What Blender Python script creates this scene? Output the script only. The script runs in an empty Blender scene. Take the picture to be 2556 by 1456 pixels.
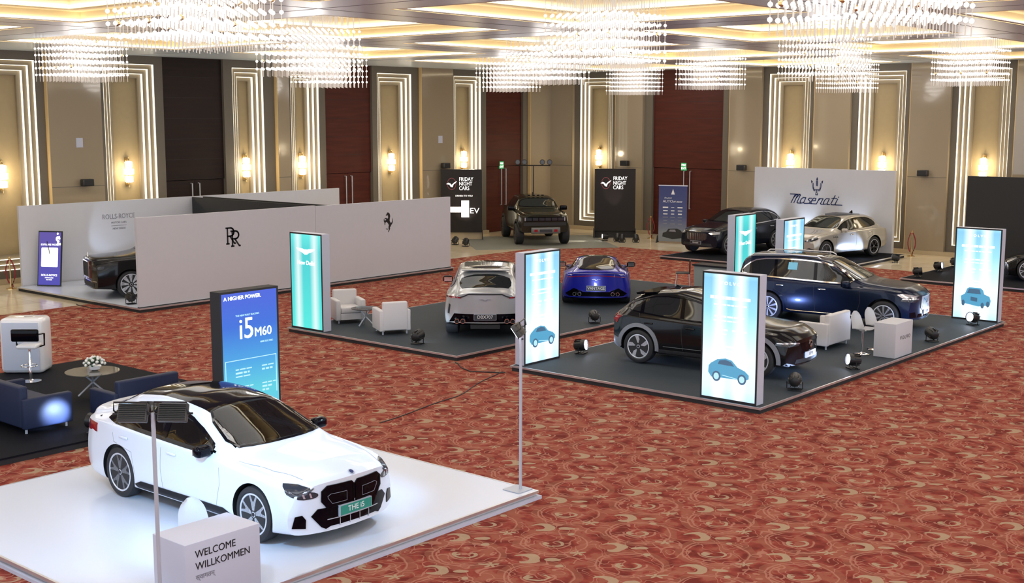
import bpy, bmesh, math, random
from mathutils import Vector, Matrix
from mathutils.bvhtree import BVHTree
from mathutils.geometry import delaunay_2d_cdt
random.seed(7)
S = bpy.context.scene
COL = S.collection
PI = math.pi

# ------------------------------------------------------------------ camera
cam_d = bpy.data.cameras.new('camera')
cam = bpy.data.objects.new('camera', cam_d); COL.objects.link(cam)
cam_d.sensor_fit = 'HORIZONTAL'; cam_d.sensor_width = 36.0
cam_d.lens = 36.0 * 3081.16 / 2556.0
cam_d.clip_end = 200
_yaw, _pit, _rol = math.radians(40.6333), math.radians(8.0517), math.radians(0.0359)
_Fh = Vector((-math.sin(_yaw), math.cos(_yaw), 0)); _Rh = Vector((math.cos(_yaw), math.sin(_yaw), 0)); _Z = Vector((0, 0, 1))
_F = _Fh * math.cos(_pit) - _Z * math.sin(_pit); _U = _Z * math.cos(_pit) + _Fh * math.sin(_pit)
_R2 = _Rh * math.cos(_rol) + _U * math.sin(_rol); _U2 = _U * math.cos(_rol) - _Rh * math.sin(_rol)
_M = Matrix((_R2, _U2, -_F)).transposed().to_4x4(); _M.translation = Vector((0, 0, 5.36))
cam.matrix_world = _M
S.camera = cam

# ------------------------------------------------------------------ world, exposure
W = bpy.data.worlds.new('world'); S.world = W; W.use_nodes = True
W.node_tree.nodes['Background'].inputs[0].default_value = (0.72, 0.84, 1.0, 1)
W.node_tree.nodes['Background'].inputs[1].default_value = 1.9  # added cool fill, entering through the unwalled sides behind the viewer
S.view_settings.view_transform = 'Standard'
S.view_settings.look = 'None'
S.view_settings.exposure = 0.1
S.view_settings.gamma = 1.0
S.view_settings.use_curve_mapping = False
S.cycles.max_bounces = 6; S.cycles.diffuse_bounces = 3; S.cycles.glossy_bounces = 3
S.cycles.transmission_bounces = 4; S.cycles.transparent_max_bounces = 8
S.cycles.caustics_reflective = False; S.cycles.caustics_refractive = False
S.cycles.sample_clamp_indirect = 6.0
S.cycles.use_denoising = True

WARM = (1.0, 0.82, 0.56); COOL = (0.62, 0.78, 1.0)
def area(name, loc, sx, sy, power, color, rot=(0, 0, 0), spread=PI):
    l = bpy.data.lights.new(name, 'AREA'); l.shape = 'RECTANGLE'; l.size = sx; l.size_y = sy
    l.energy = power; l.color = color; l.spread = spread
    o = bpy.data.objects.new(name, l); COL.objects.link(o); o.location = loc; o.rotation_euler = rot
    return o
def spot(name, loc, target, power, color, angle=40, blend=0.6, r=0.09):
    l = bpy.data.lights.new(name, 'SPOT'); l.energy = power; l.color = color
    l.spot_size = math.radians(angle); l.spot_blend = blend; l.shadow_soft_size = r
    o = bpy.data.objects.new(name, l); COL.objects.link(o); o.location = loc
    o.rotation_euler = (Vector(target) - Vector(loc)).to_track_quat('-Z', 'Y').to_euler()
    return o
def pointl(name, loc, power, color, r=0.2):
    l = bpy.data.lights.new(name, 'POINT'); l.energy = power; l.color = color; l.shadow_soft_size = r
    o = bpy.data.objects.new(name, l); COL.objects.link(o); o.location = loc
    return o

# room constants
WX, WY, HC = -38.22, 47.38, 7.46
FX1, FY0 = 14.0, -12.0          # far sides of the hall behind the viewer, left unwalled so cool world light comes in
COFX = [(-34, -28), (-26, -20), (-18, -12), (-10, -4), (-2, 4), (6, 12)]
COFY = [(-6.7, -0.7), (1.3, 7.3), (9.3, 15.3), (17.3, 23.3), (25.4, 31.4), (33.3, 39.2), (41.3, 46.3)]
CHAND = [(-31, 18.2), (-15, 10.6), (-23, 19.4), (-31, 27.0), (-31, 35.9), (-15, 20.35), (-23, 28.4), (-31, 44.2),
         (-23, 37.35), (-15, 29.9), (-21.6, 45.0), (-14.2, 37.9), (-6.4, 13.9)]
COFFER_W = 50; CHAND_W = 85
for (a, b) in COFX:
    for (c, d) in COFY:
        near = c < 9 and a > -12  # unseen coffers around the viewer, lamps made cooler and stronger as added fill
        area('coffer_cove_lamp', ((a + b) / 2, (c + d) / 2, 7.88), 4.6, 4.6, COFFER_W * (3.2 if near else 2.5), (0.90, 0.95, 1.0) if near else (0.97, 0.95, 0.91))
for (x, y) in CHAND:
    pointl('chandelier_lamp', (x, y, 6.78), CHAND_W, (1.0, 0.95, 0.90), 0.45)
# exhibition floodlights on their stands, aimed at the white sedan
spot('floodlight_beam', (-11.15, 12.70, 2.25), (-13.2, 10.2, 0.6), 270, (0.32, 0.62, 1.0), 85, 0.8, 0.12)
spot('floodlight_beam', (-11.35, 7.25, 2.5), (-13.0, 10.0, 0.5), 270, (0.32, 0.62, 1.0), 85, 0.8, 0.12)
spot('floodlight_beam', (-11.15, 6.95, 2.5), (-14.6, 8.6, 0.2), 270, (0.32, 0.62, 1.0), 85, 0.8, 0.12)

# ------------------------------------------------------------------ materials
MATS = {}
def nt(name):
    m = bpy.data.materials.new(name); m.use_nodes = True
    return m, m.node_tree, m.node_tree.nodes['Principled BSDF']
def mat(name, col, rough=0.5, metal=0.0, coat=0.0, emis=None, es=0.0, spec=0.5, noemit=False, noise=0.0):
    if name in MATS: return MATS[name]
    m, t, b = nt(name)
    b.inputs['Base Color'].default_value = (*col, 1); b.inputs['Roughness'].default_value = rough
    b.inputs['Metallic'].default_value = metal; b.inputs['Coat Weight'].default_value = coat
    b.inputs['Coat Roughness'].default_value = 0.03
    b.inputs['Specular IOR Level'].default_value = spec
    if emis:
        b.inputs['Emission Color'].default_value = (*emis, 1); b.inputs['Emission Strength'].default_value = es
    if noise:
        n = t.nodes.new('ShaderNodeTexNoise'); n.inputs['Scale'].default_value = 6; n.inputs['Detail'].default_value = 3
        tc = t.nodes.new('ShaderNodeTexCoord'); t.links.new(tc.outputs['Object'], n.inputs['Vector'])
        mr = t.nodes.new('ShaderNodeMapRange'); t.links.new(n.outputs['Fac'], mr.inputs['Value'])
        mr.inputs['To Min'].default_value = 1 - noise; mr.inputs['To Max'].default_value = 1 + noise
        mx = t.nodes.new('ShaderNodeVectorMath'); mx.operation = 'SCALE'; mx.inputs[0].default_value = col
        t.links.new(mr.outputs['Result'], mx.inputs['Scale']); t.links.new(mx.outputs[0], b.inputs['Base Color'])
    if noemit: m.cycles.emission_sampling = 'NONE'
    MATS[name] = m
    return m
def ramp(t, fac, stops):
    r = t.nodes.new('ShaderNodeValToRGB'); cr = r.color_ramp
    while len(cr.elements) < len(stops): cr.elements.new(0.5)
    for e, (p, c) in zip(cr.elements, stops): e.position = p; e.color = (*c, 1)
    if fac is not None: t.links.new(fac, r.inputs['Fac'])
    return r
def N(t, typ, **kw):
    n = t.nodes.new(typ)
    for k, v in kw.items():
        if k in n.inputs: n.inputs[k].default_value = v
        else: setattr(n, k, v)
    return n
def math_(t, op, a, b=None, c=None):
    n = t.nodes.new('ShaderNodeMath'); n.operation = op
    for i, v in enumerate((a, b, c)):
        if v is None: continue
        if hasattr(v, 'is_output'): t.links.new(v, n.inputs[i])
        else: n.inputs[i].default_value = v
    return n.outputs[0]

def carpet_mat():
    """woven repeat: ring medallions on a half-drop lattice with crescents, blotches and dots between them"""
    m, t, b = nt('carpet_pattern'); L = t.links
    tc = t.nodes.new('ShaderNodeTexCoord')
    A = lambda x, y: math_(t, 'ADD', x, y); Sb = lambda x, y: math_(t, 'SUBTRACT', x, y); Mu = lambda x, y: math_(t, 'MULTIPLY', x, y)
    Ab = lambda x: math_(t, 'ABSOLUTE', x); LT = lambda x, y: math_(t, 'LESS_THAN', x, y); GT = lambda x, y: math_(t, 'GREATER_THAN', x, y)
    Mx = lambda *v: v[0] if len(v) == 1 else math_(t, 'MAXIMUM', v[0], Mx(*v[1:]))
    nz = N(t, 'ShaderNodeTexNoise', Scale=3.0, Detail=2.0); L.new(tc.outputs['Object'], nz.inputs['Vector'])
    wv = t.nodes.new('ShaderNodeVectorMath'); wv.operation = 'MULTIPLY_ADD'
    L.new(nz.outputs['Color'], wv.inputs[0]); wv.inputs[1].default_value = (.13, .13, 0); L.new(tc.outputs['Object'], wv.inputs[2])
    sp = t.nodes.new('ShaderNodeSeparateXYZ'); L.new(wv.outputs[0], sp.inputs[0])
    X, Y = sp.outputs[0], sp.outputs[1]
    TX, TY = 1.165, 1.02
    def fold(ox, oy):
        v = math_(t, 'DIVIDE', Sb(Y, 14.84 + .065 + oy), TY); row = math_(t, 'FLOOR', A(v, .5)); dy = Mu(Sb(v, row), TY)
        u = Sb(math_(t, 'DIVIDE', Sb(X, -9.98 + .065 + ox), TX), Mu(row, .5)); dx = Mu(Sb(u, math_(t, 'FLOOR', A(u, .5))), TX)
        return A(Mu(dx, .76), Mu(dy, .65)), A(Mu(dx, -.65), Mu(dy, .76))
    def ln(r, f): return math_(t, 'SQRT', A(Mu(r, r), Mu(f, f)))
    r, f = fold(0, 0); d = ln(r, f)
    ring = lambda d, c, w: LT(Ab(Sb(d, c)), w)
    rings = Mx(ring(d, .415, .011), Mu(ring(d, .365, .010), LT(r, .28)), Mu(ring(d, .20, .014), LT(f, .02)))
    inner = ln(A(r, .02), Mu(A(f, .03), 1.3))
    cres = Mu(Mx(ring(inner, .13, .022), LT(ln(A(r, .12), Mu(A(f, .02), 1.6)), .05)), LT(f, .05))
    r2, f2 = fold(-.53, .35); f2 = Mu(f2, 1.05); d2 = ln(r2, f2)
    cc = Mu(LT(Ab(Sb(d2, .13)), A(.032, Mu(r2, .22))), Mx(GT(r2, -.05), LT(Ab(Sb(f2, .12)), .035)))
    r3, f3 = fold(.46, -.10); star = LT(ln(Mu(r3, .7), Mu(f3, 1.1)), A(.055, Mu(math_(t, 'SINE', Mu(math_(t, 'ARCTAN2', f3, r3), 5.0)), .035)))
    r4, f4 = fold(.35, -.47); blob = LT(ln(Mu(r4, .6), Mu(f4, 1.3)), .062)
    r5, f5 = fold(-.05, .42); dot = LT(ln(r5, Mu(f5, .9)), .045)
    r6, f6 = fold(-.42, -.30); swl = Mu(ring(ln(r6, f6), .17, .010), GT(f6, -.02))
    pale = Mx(cc, star, blob, dot, cres)
    n2 = N(t, 'ShaderNodeTexNoise', Scale=2.4, Detail=1.5); L.new(wv.outputs[0], n2.inputs['Vector'])
    cont = Mx(LT(Ab(Sb(n2.outputs['Fac'], .47)), .008), LT(Ab(Sb(n2.outputs['Fac'], .56)), .008))
    pink = Mx(rings, swl, cont)
    n3 = N(t, 'ShaderNodeTexNoise', Scale=3.6, Detail=3.0); L.new(tc.outputs['Object'], n3.inputs['Vector'])
    band = Mu(Mx(LT(Ab(Sb(d, .45)), .06), GT(n3.outputs['Fac'], .55)), .45)
    base = ramp(t, n3.outputs['Fac'], [(0.38, C_DARK), (0.52, C_RED), (0.64, C_RED2)])
    def mixc(fac, a, col, k=1.0):
        mx = t.nodes.new('ShaderNodeMix'); mx.data_type = 'RGBA'; L.new(Mu(fac, k), mx.inputs['Factor']); L.new(a, mx.inputs['A']); mx.inputs['B'].default_value = (*col, 1); return mx.outputs['Result']
    c = mixc(band, base.outputs['Color'], (0.30, 0.115, 0.07)); c = mixc(pink, c, (0.42, 0.19, 0.13), .7); c = mixc(pale, c, (0.40, 0.29, 0.185), .85)
    L.new(c, b.inputs['Base Color']); b.inputs['Roughness'].default_value = 0.95
    b.inputs['Specular IOR Level'].default_value = 0.08
    return m
C_DARK, C_RED, C_RED2 = (0.155, 0.027, 0.020), (0.26, 0.052, 0.036), (0.31, 0.085, 0.055)
def marble_mat():
    m, t, b = nt('beige_marble'); L = t.links
    tc = t.nodes.new('ShaderNodeTexCoord')
    br = N(t, 'ShaderNodeTexBrick', Scale=1.0); br.offset = 0.0
    br.inputs['Color1'].default_value = (0.86, 0.73, 0.52, 1); br.inputs['Color2'].default_value = (0.80, 0.68, 0.49, 1)
    br.inputs['Mortar'].default_value = (0.40, 0.32, 0.22, 1); br.inputs['Mortar Size'].default_value = 0.006
    br.inputs['Brick Width'].default_value = 1.2; br.inputs['Row Height'].default_value = 1.2
    L.new(tc.outputs['Object'], br.inputs['Vector'])
    nz = N(t, 'ShaderNodeTexNoise', Scale=1.2, Detail=6.0); L.new(tc.outputs['Object'], nz.inputs['Vector'])
    r = ramp(t, nz.outputs['Fac'], [(0.3, (0.86, 0.84, 0.80)), (0.7, (1, 1, 1))])
    mx = t.nodes.new('ShaderNodeMix'); mx.data_type = 'RGBA'; mx.blend_type = 'MULTIPLY'; mx.inputs['Factor'].default_value = 1
    L.new(br.outputs['Color'], mx.inputs['A']); L.new(r.outputs['Color'], mx.inputs['B'])
    L.new(mx.outputs['Result'], b.inputs['Base Color']); b.inputs['Roughness'].default_value = 0.12
    return m
def wood_mat(name, c1, c2):
    m, t, b = nt(name); L = t.links
    tc = t.nodes.new('ShaderNodeTexCoord'); mp = t.nodes.new('ShaderNodeMapping'); mp.inputs['Scale'].default_value = (0.8, 0.8, 9)
    L.new(tc.outputs['Object'], mp.inputs['Vector'])
    nz = N(t, 'ShaderNodeTexNoise', Scale=1.0, Detail=5.0); L.new(mp.outputs[0], nz.inputs['Vector'])
    r = ramp(t, nz.outputs['Fac'], [(0.35, c1), (0.65, c2)]); L.new(r.outputs['Color'], b.inputs['Base Color'])
    b.inputs['Roughness'].default_value = 0.5; b.inputs['Specular IOR Level'].default_value = 0.25
    return m
def glass_mat(name, tint=(0.06, 0.075, 0.08), transp=0.55):
    m, t, b = nt(name); L = t.links
    t.nodes.remove(b)
    out = [n for n in t.nodes if n.type == 'OUTPUT_MATERIAL'][0]
    tr = t.nodes.new('ShaderNodeBsdfTransparent'); tr.inputs[0].default_value = (transp * .82, transp, transp * 1.05, 1)
    gl = t.nodes.new('ShaderNodeBsdfGlossy'); gl.inputs['Roughness'].default_value = 0.02
    fr = N(t, 'ShaderNodeFresnel', IOR=1.5)
    mx = t.nodes.new('ShaderNodeMixShader'); L.new(fr.outputs[0], mx.inputs[0]); L.new(tr.outputs[0], mx.inputs[1]); L.new(gl.outputs[0], mx.inputs[2])
    L.new(mx.outputs[0], out.inputs[0]); m.cycles.emission_sampling = 'NONE'
    return m
BK = 0.75
def light_mat(name, stops, axis=2, strength=1.0, bands=None, lo=0.0, hi=2.4):
    """backlit print: colour by height (object z) with brighter vertical tube bands"""
    m, t, b = nt(name); L = t.links
    tc = t.nodes.new('ShaderNodeTexCoord'); sp = t.nodes.new('ShaderNodeSeparateXYZ'); L.new(tc.outputs['Object'], sp.inputs[0])
    mr = N(t, 'ShaderNodeMapRange'); mr.inputs['From Min'].default_value = lo; mr.inputs['From Max'].default_value = hi
    L.new(sp.outputs[axis], mr.inputs['Value'])
    r = ramp(t, mr.outputs[0], stops)
    col = r.outputs['Color']
    if bands:
        # horizontal coordinate = local x of the panel
        best = None
        for c in bands:
            d = math_(t, 'ABSOLUTE', math_(t, 'SUBTRACT', sp.outputs[0], c)); v = math_(t, 'SUBTRACT', 1.0, math_(t, 'MULTIPLY', d, 5.5))
            best = v if best is None else math_(t, 'MAXIMUM', best, v)
        best = math_(t, 'MAXIMUM', best, 0.0)
        mx = t.nodes.new('ShaderNodeMix'); mx.data_type = 'RGBA'; L.new(math_(t, 'MULTIPLY', best, BK), mx.inputs['Factor'])
        L.new(col, mx.inputs['A']); mx.inputs['B'].default_value = (0.92, 1.0, 1.0, 1); col = mx.outputs['Result']
    b.inputs['Base Color'].default_value = (0.02, 0.02, 0.02, 1); b.inputs['Roughness'].default_value = 0.3
    L.new(col, b.inputs['Emission Color']); b.inputs['Emission Strength'].default_value = strength
    return m

M_carpet = carpet_mat(); M_marble = marble_mat()
M_ceil = mat('ceiling_paint', (0.74, 0.86, 1.0), 0.30, noise=0.04)
M_cream = mat('coffer_cream', (0.86, 0.72, 0.46), 0.6)
M_cofftop = mat('coffer_top', (0.62, 0.58, 0.56), 0.5)
M_led = mat('led_strip', (1, 1, 1), 0.5, emis=(1.0, 0.88, 0.62), es=5.0)
M_ledw = mat('led_strip_wall', (1, 1, 1), 0.5, emis=(1.0, 0.92, 0.70), es=1.5)
M_pier = mat('grey_pier', (0.15, 0.13, 0.10), 0.55, noise=0.05)
M_nicheface = mat('niche_panel', (0.40, 0.31, 0.17), 0.55, noise=0.06)
M_ring = mat('niche_step', (0.26, 0.21, 0.14), 0.5)
M_taupe = mat('taupe_lacquer', (0.36, 0.29, 0.20), 0.08, coat=0.3)
M_gold = mat('gold_side', (0.70, 0.50, 0.24), 0.4)
M_skirt = mat('stone_skirting', (0.50, 0.40, 0.26), 0.35)
M_wood = [wood_mat('dark_wood', (0.014, 0.007, 0.006), (0.020, 0.009, 0.007)), wood_mat('red_wood', (0.070, 0.014, 0.009), (0.092, 0.019, 0.012))]
M_steel = mat('brushed_steel', (0.50, 0.52, 0.58), 0.35, 0.2)
M_chrome = mat('chrome', (0.85, 0.85, 0.86), 0.08, 1.0)
M_alu = mat('aluminium_edge', (0.72, 0.72, 0.74), 0.3, 0.8)
M_black = mat('black_plastic', (0.012, 0.012, 0.013), 0.4)
M_blackm = mat('black_matt', (0.02, 0.02, 0.022), 0.7)
M_gloss = mat('gloss_black', (0.002, 0.002, 0.004), 0.06, spec=.16)
M_white = mat('white_laminate', (0.55, 0.57, 0.68), 0.45)
M_panelw = mat('partition_white', (0.58, 0.58, 0.62), 0.6, noise=0.02)
M_whiteg = mat('white_gloss', (0.82, 0.82, 0.84), 0.18, coat=0.4)
M_leather = mat('white_leather', (0.70, 0.68, 0.68), 0.45)
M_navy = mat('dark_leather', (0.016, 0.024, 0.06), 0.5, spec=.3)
M_deck = mat('charcoal_deck', (0.038, 0.050, 0.062), 0.65, noise=0.12, spec=.25)
M_deckw = mat('white_deck', (0.70, 0.75, 0.86), 0.25)
M_deckb = mat('black_deck', (0.006, 0.007, 0.011), 0.7, noise=0.1, spec=.1)
M_sconce = mat('sconce_glass', (1, 1, 1), 0.4, emis=(1.0, 0.86, 0.62), es=6.0)
M_brass = mat('brass', (0.72, 0.52, 0.25), 0.25, 1.0)
M_bead = mat('crystal_bead', (.1, .1, .1), 0.2, emis=(1.0, 0.95, 0.90), es=1.5, noemit=True)
M_rod = mat('glass_rod', (0.10, 0.09, 0.08), 0.15, emis=(1.0, 0.84, 0.72), es=0.55, noemit=True)  # dark base; the lit look of the glass is put in as emission
M_ink = mat('black_ink', (0.01, 0.01, 0.012), 0.4)
M_inkg = mat('grey_ink', (0.22, 0.22, 0.26), 0.5)
M_inkb = mat('blue_ink', (0.012, 0.03, 0.12), 0.35)
M_inkw = mat('white_ink', (0.85, 0.85, 0.85), 0.5)
M_lite = mat('lit_white', (1, 1, 1), 0.4, emis=(0.95, 1.0, 1.0), es=1.5)
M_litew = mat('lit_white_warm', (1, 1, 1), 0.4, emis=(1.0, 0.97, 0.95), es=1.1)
M_lens = mat('lamp_lens_lit', (1, 1, 1), 0.3, emis=(0.78, 0.84, 1.0), es=14.0)
M_lensw = mat('lamp_lens_warm', (1, 1, 1), 0.3, emis=(1.0, 0.92, 0.82), es=14.0)
M_lenso = mat('lamp_lens_off', (0.10, 0.10, 0.11), 0.15)
M_rope = mat('red_rope', (0.28, 0.02, 0.03), 0.7)
M_rubber = mat('tyre_rubber', (0.018, 0.018, 0.020), 0.65)
M_rimb = mat('rim_black', (0.02, 0.02, 0.025), 0.3, 0.3)
M_rims = mat('rim_silver', (0.74, 0.76, 0.82), 0.28, 0.35)
M_glassd = mat('dark_glass', (0.010, 0.013, 0.014), 0.04, spec=0.6)
M_glass = glass_mat('windscreen_glass', transp=0.36)
M_tabglass = glass_mat('table_glass', transp=0.75)
M_red = mat('tail_lamp', (0.30, 0.006, 0.015), 0.12, coat=1.0)
M_lamp = mat('headlamp_glass', (0.03, 0.035, 0.045), 0.06, coat=.3)
M_lamps = mat('headlamp_silver', (0.75, 0.78, 0.85), 0.15, 0.7)
M_platew = mat('plate_white', (0.72, 0.75, 0.80), 0.4)
M_plateg = mat('plate_green', (0.02, 0.26, 0.20), 0.4)
M_plated = mat('plate_dark', (0.03, 0.03, 0.035), 0.4)
M_seat = mat('seat_lilac', (0.16, 0.14, 0.19), 0.6)
M_inner = mat('cabin_dark', (0.02, 0.02, 0.022), 0.6)
M_flower = mat('white_petals', (0.85, 0.85, 0.80), 0.6)
M_leaf = mat('green_leaves', (0.04, 0.13, 0.05), 0.6)
M_green = mat('exit_green', (0.02, 0.30, 0.10), 0.4, emis=(0.10, 0.6, 0.22), es=0.35)

# ------------------------------------------------------------------ mesh helpers
class MB:
    def __init__(s): s.v = []; s.f = []; s.mi = []
    def add(s, vs, fs, mi=0):
        o = len(s.v); s.v += [tuple(v) for v in vs]; s.f += [tuple(i + o for i in f) for f in fs]; s.mi += [mi] * len(fs); return s
    def box(s, x0, x1, y0, y1, z0, z1, mi=0, b=0.0):
        if b <= 0:
            return s.add([(x0, y0, z0), (x1, y0, z0), (x1, y1, z0), (x0, y1, z0), (x0, y0, z1), (x1, y0, z1), (x1, y1, z1), (x0, y1, z1)],
                  [(0, 3, 2, 1), (4, 5, 6, 7), (0, 1, 5, 4), (1, 2, 6, 5), (2, 3, 7, 6), (3, 0, 4, 7)], mi)
        bm = bmesh.new(); bmesh.ops.create_cube(bm, size=1)
        for v in bm.verts: v.co = Vector(((x0 + x1) / 2 + v.co.x * (x1 - x0), (y0 + y1) / 2 + v.co.y * (y1 - y0), (z0 + z1) / 2 + v.co.z * (z1 - z0)))
        b = min(b, (x1 - x0) * .49, (y1 - y0) * .49, (z1 - z0) * .49)
        bmesh.ops.bevel(bm, geom=bm.edges[:], offset=b, segments=3, profile=0.5, affect='EDGES')
        return s.bm(bm, mi)
    def bm(s, bm, mi=0):
        bm.verts.index_update(); s.add([v.co[:] for v in bm.verts], [[v.index for v in f.verts] for f in bm.faces], mi); bm.free(); return s
    def prism(s, poly, h, mat4=None, mi=0):
        """polygon in local XY extruded 0..h in z, mapped by mat4"""
        n = len(poly); M = mat4 or Matrix()
        vs = [M @ Vector((p[0], p[1], 0)) for p in poly] + [M @ Vector((p[0], p[1], h)) for p in poly]
        r = delaunay_2d_cdt([Vector(p) for p in poly], [], [list(range(n))], 1, 1e-6)
        tri = [tuple(f) for f in r[2]]
        ok = len(r[0]) == n
        if not ok: tri = [tuple(range(n))]
        A = sum(poly[i][0] * poly[(i + 1) % n][1] - poly[(i + 1) % n][0] * poly[i][1] for i in range(n))
        fs = []
        for f in tri:
            a = sum(poly[f[i]][0] * poly[f[(i + 1) % len(f)]][1] - poly[f[(i + 1) % len(f)]][0] * poly[f[i]][1] for i in range(len(f)))
            g = f if a > 0 else f[::-1]
            fs.append(tuple(i + n for i in g)); fs.append(tuple(g[::-1]))
        for i in range(n):
            j = (i + 1) % n
            fs.append((i, j, j + n, i + n) if A > 0 else (j, i, i + n, j + n))
        return s.add(vs, fs, mi)
    def tube(s, pts, r, n=8, mi=0, cap=True):
        pts = [Vector(p) for p in pts]; rings = []
        up = Vector((0, 0, 1))
        for i, p in enumerate(pts):
            d = (pts[min(i + 1, len(pts) - 1)] - pts[max(i - 1, 0)]).normalized()
            a = d.cross(up if abs(d.z) < 0.95 else Vector((1, 0, 0))).normalized(); b = a.cross(d)
            rr = r[i] if isinstance(r, (list, tuple)) else r
            rings.append([p + (a * math.cos(2 * PI * k / n) + b * math.sin(2 * PI * k / n)) * rr for k in range(n)])
        vs = [v for R in rings for v in R]; fs = []
        for i in range(len(pts) - 1):
            for k in range(n):
                k2 = (k + 1) % n; fs.append((i * n + k, (i + 1) * n + k, (i + 1) * n + k2, i * n + k2))
        if cap: fs.append(tuple(range(n))); fs.append(tuple((len(pts) - 1) * n + k for k in range(n))[::-1])
        return s.add(vs, fs, mi)
    def lathe(s, prof, n=24, axis='z', mi=0, c=(0, 0, 0), close=False):
        vs = []; fs = []; c = Vector(c)
        for r, h in prof:
            for k in range(n):
                a = 2 * PI * k / n
                p = {'z': Vector((r * math.cos(a), r * math.sin(a), h)), 'y': Vector((r * math.cos(a), h, -r * math.sin(a))), 'x': Vector((h, r * math.cos(a), r * math.sin(a)))}[axis]
                vs.append(p + c)
        m = len(prof)
        for i in range(m - 1 + (1 if close else 0)):
            i2 = (i + 1) % m
            for k in range(n):
                k2 = (k + 1) % n; fs.append((i * n + k, i * n + k2, i2 * n + k2, i2 * n + k))
        if not close:
            fs.append(tuple(range(n))[::-1]); fs.append(tuple((m - 1) * n + k for k in range(n)))
        return s.add(vs, fs, mi)
    def xf(s, M):
        s.v = [tuple(M @ Vector(v)) for v in s.v]; return s
    def join(s, o):
        n = len(s.v); s.v += o.v; s.f += [tuple(i + n for i in f) for f in o.f]; s.mi += o.mi; return s
    def mesh(s, name, mats, smooth=True, ang=35):
        me = bpy.data.meshes.new(name); me.from_pydata(s.v, [], s.f); 
        for m in (mats if isinstance(mats, (list, tuple)) else [mats]): me.materials.append(m)
        me.polygons.foreach_set('material_index', s.mi); me.update()
        if smooth:
            me.polygons.foreach_set('use_smooth', [True] * len(me.polygons)); me.set_sharp_from_angle(angle=math.radians(ang))
        return me
def obj(name, mb, mats, parent=None, loc=None, rotz=0.0, **kw):
    me = mb.mesh(name, mats, **kw) if isinstance(mb, MB) else mb
    o = bpy.data.objects.new(name, me); COL.objects.link(o)
    if parent: o.parent = parent
    if loc: o.location = loc
    if rotz: o.rotation_euler = (0, 0, rotz)
    return o
def tag(o, label, cat, group=None, kind=None):
    o['label'] = label; o['category'] = cat
    if group: o['group'] = group
    if kind: o['kind'] = kind
    return o
def thing(name, label, cat, loc=(0, 0, 0), rotz=0.0, group=None):
    o = bpy.data.objects.new(name, None); COL.objects.link(o); o.empty_display_size = 0.1
    o.location = loc; o.rotation_euler = (0, 0, rotz); return tag(o, label, cat, group)
def struct(name, mb, mats, parent=None, **kw):
    o = obj(name, mb, mats, parent, **kw)
    if not parent: o['kind'] = 'structure'
    return o
def copy_tree(o, parent=None):
    c = o.copy(); COL.objects.link(c); c.parent = parent
    for ch in o.children: 
        if ch.name in COL.objects: copy_tree(ch, c)
    return c
def dup(o, loc, rotz, label=None):
    c = copy_tree(o); c.location = loc; c.rotation_euler = (0, 0, rotz)
    if label: c['label'] = label
    return c
def frame(face, o):
    """matrix whose local x is reading direction, y up, z out of the face"""
    F = {'+x': ((0, 1, 0), (1, 0, 0)), '-y': ((1, 0, 0), (0, -1, 0)), '+z': ((1, 0, 0), (0, 0, 1)), '-x': ((0, -1, 0), (-1, 0, 0)), '+y': ((-1, 0, 0), (0, 1, 0))}[face]
    r, n = Vector(F[0]), Vector(F[1]); u = n.cross(r)
    M = Matrix((r, u, n)).transposed().to_4x4(); M.translation = Vector(o); return M
def text(body, size, m, M, parent, name='lettering', align='CENTER', ext=0.004, shear=0.0, sx=1.0, bold=0.0, space=1.0):
    cu = bpy.data.curves.new(name, 'FONT'); cu.body = body; cu.size = size; cu.align_x = align; cu.align_y = 'CENTER'
    cu.extrude = ext; cu.shear = shear; cu.offset = bold; cu.space_character = space; cu.resolution_u = 3
    t = bpy.data.objects.new(name, cu); COL.objects.link(t)
    bpy.context.view_layer.update()
    me = bpy.data.meshes.new_from_object(t.evaluated_get(bpy.context.evaluated_depsgraph_get()))
    bpy.data.objects.remove(t)
    me.materials.clear(); me.materials.append(m)
    me.transform(M @ Matrix.Translation((0, 0, ext * 0.6)) @ Matrix.Diagonal((sx, 1, 1, 1)))
    return obj(name, me, m, parent)
def flat(poly, m, M, parent, name, h=0.006):
    b = MB(); b.prism(poly, h, M); return obj(name, b, m, parent, smooth=False)
def strokes(lines, w, m, M, parent, name, h=0.006):
    """thick polylines lying on a face"""
    b = MB()
    for ln in lines:
        for (a, c) in zip(ln[:-1], ln[1:]):
            a = Vector(a); c = Vector(c); d = (c - a); L = d.length
            if L < 1e-6: continue
            d /= L; n = Vector((-d.y, d.x)) * w / 2; a = a - d * w * .3; c = c + d * w * .3
            b.prism([a - n, c - n, c + n, a + n], h, M)
    return obj(name, b, m, parent, smooth=False)
def arc(cx, cy, rx, ry, a0, a1, n=12):
    return [(cx + rx * math.cos(math.radians(a0 + (a1 - a0) * i / n)), cy + ry * math.sin(math.radians(a0 + (a1 - a0) * i / n))) for i in range(n + 1)]

# ================================================================== the room
# floor: marble with an inset carpet
b = MB(); b.box(WX - 1, FX1, FY0, WY + 1, -0.3, -0.012); struct('floor', b, M_marble, smooth=False)
b = MB(); b.box(WX - 1, -32.2, FY0, WY + 1, -0.012, 0.0); b.box(-32.2, FX1, 41.75, WY + 1, -0.012, 0.0)
struct('floor_border', b, M_marble, smooth=False)
b = MB(); b.box(-32.2, FX1, FY0, 41.75, -0.012, 0.004); struct('floor_carpet', b, M_carpet, smooth=False)

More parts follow.
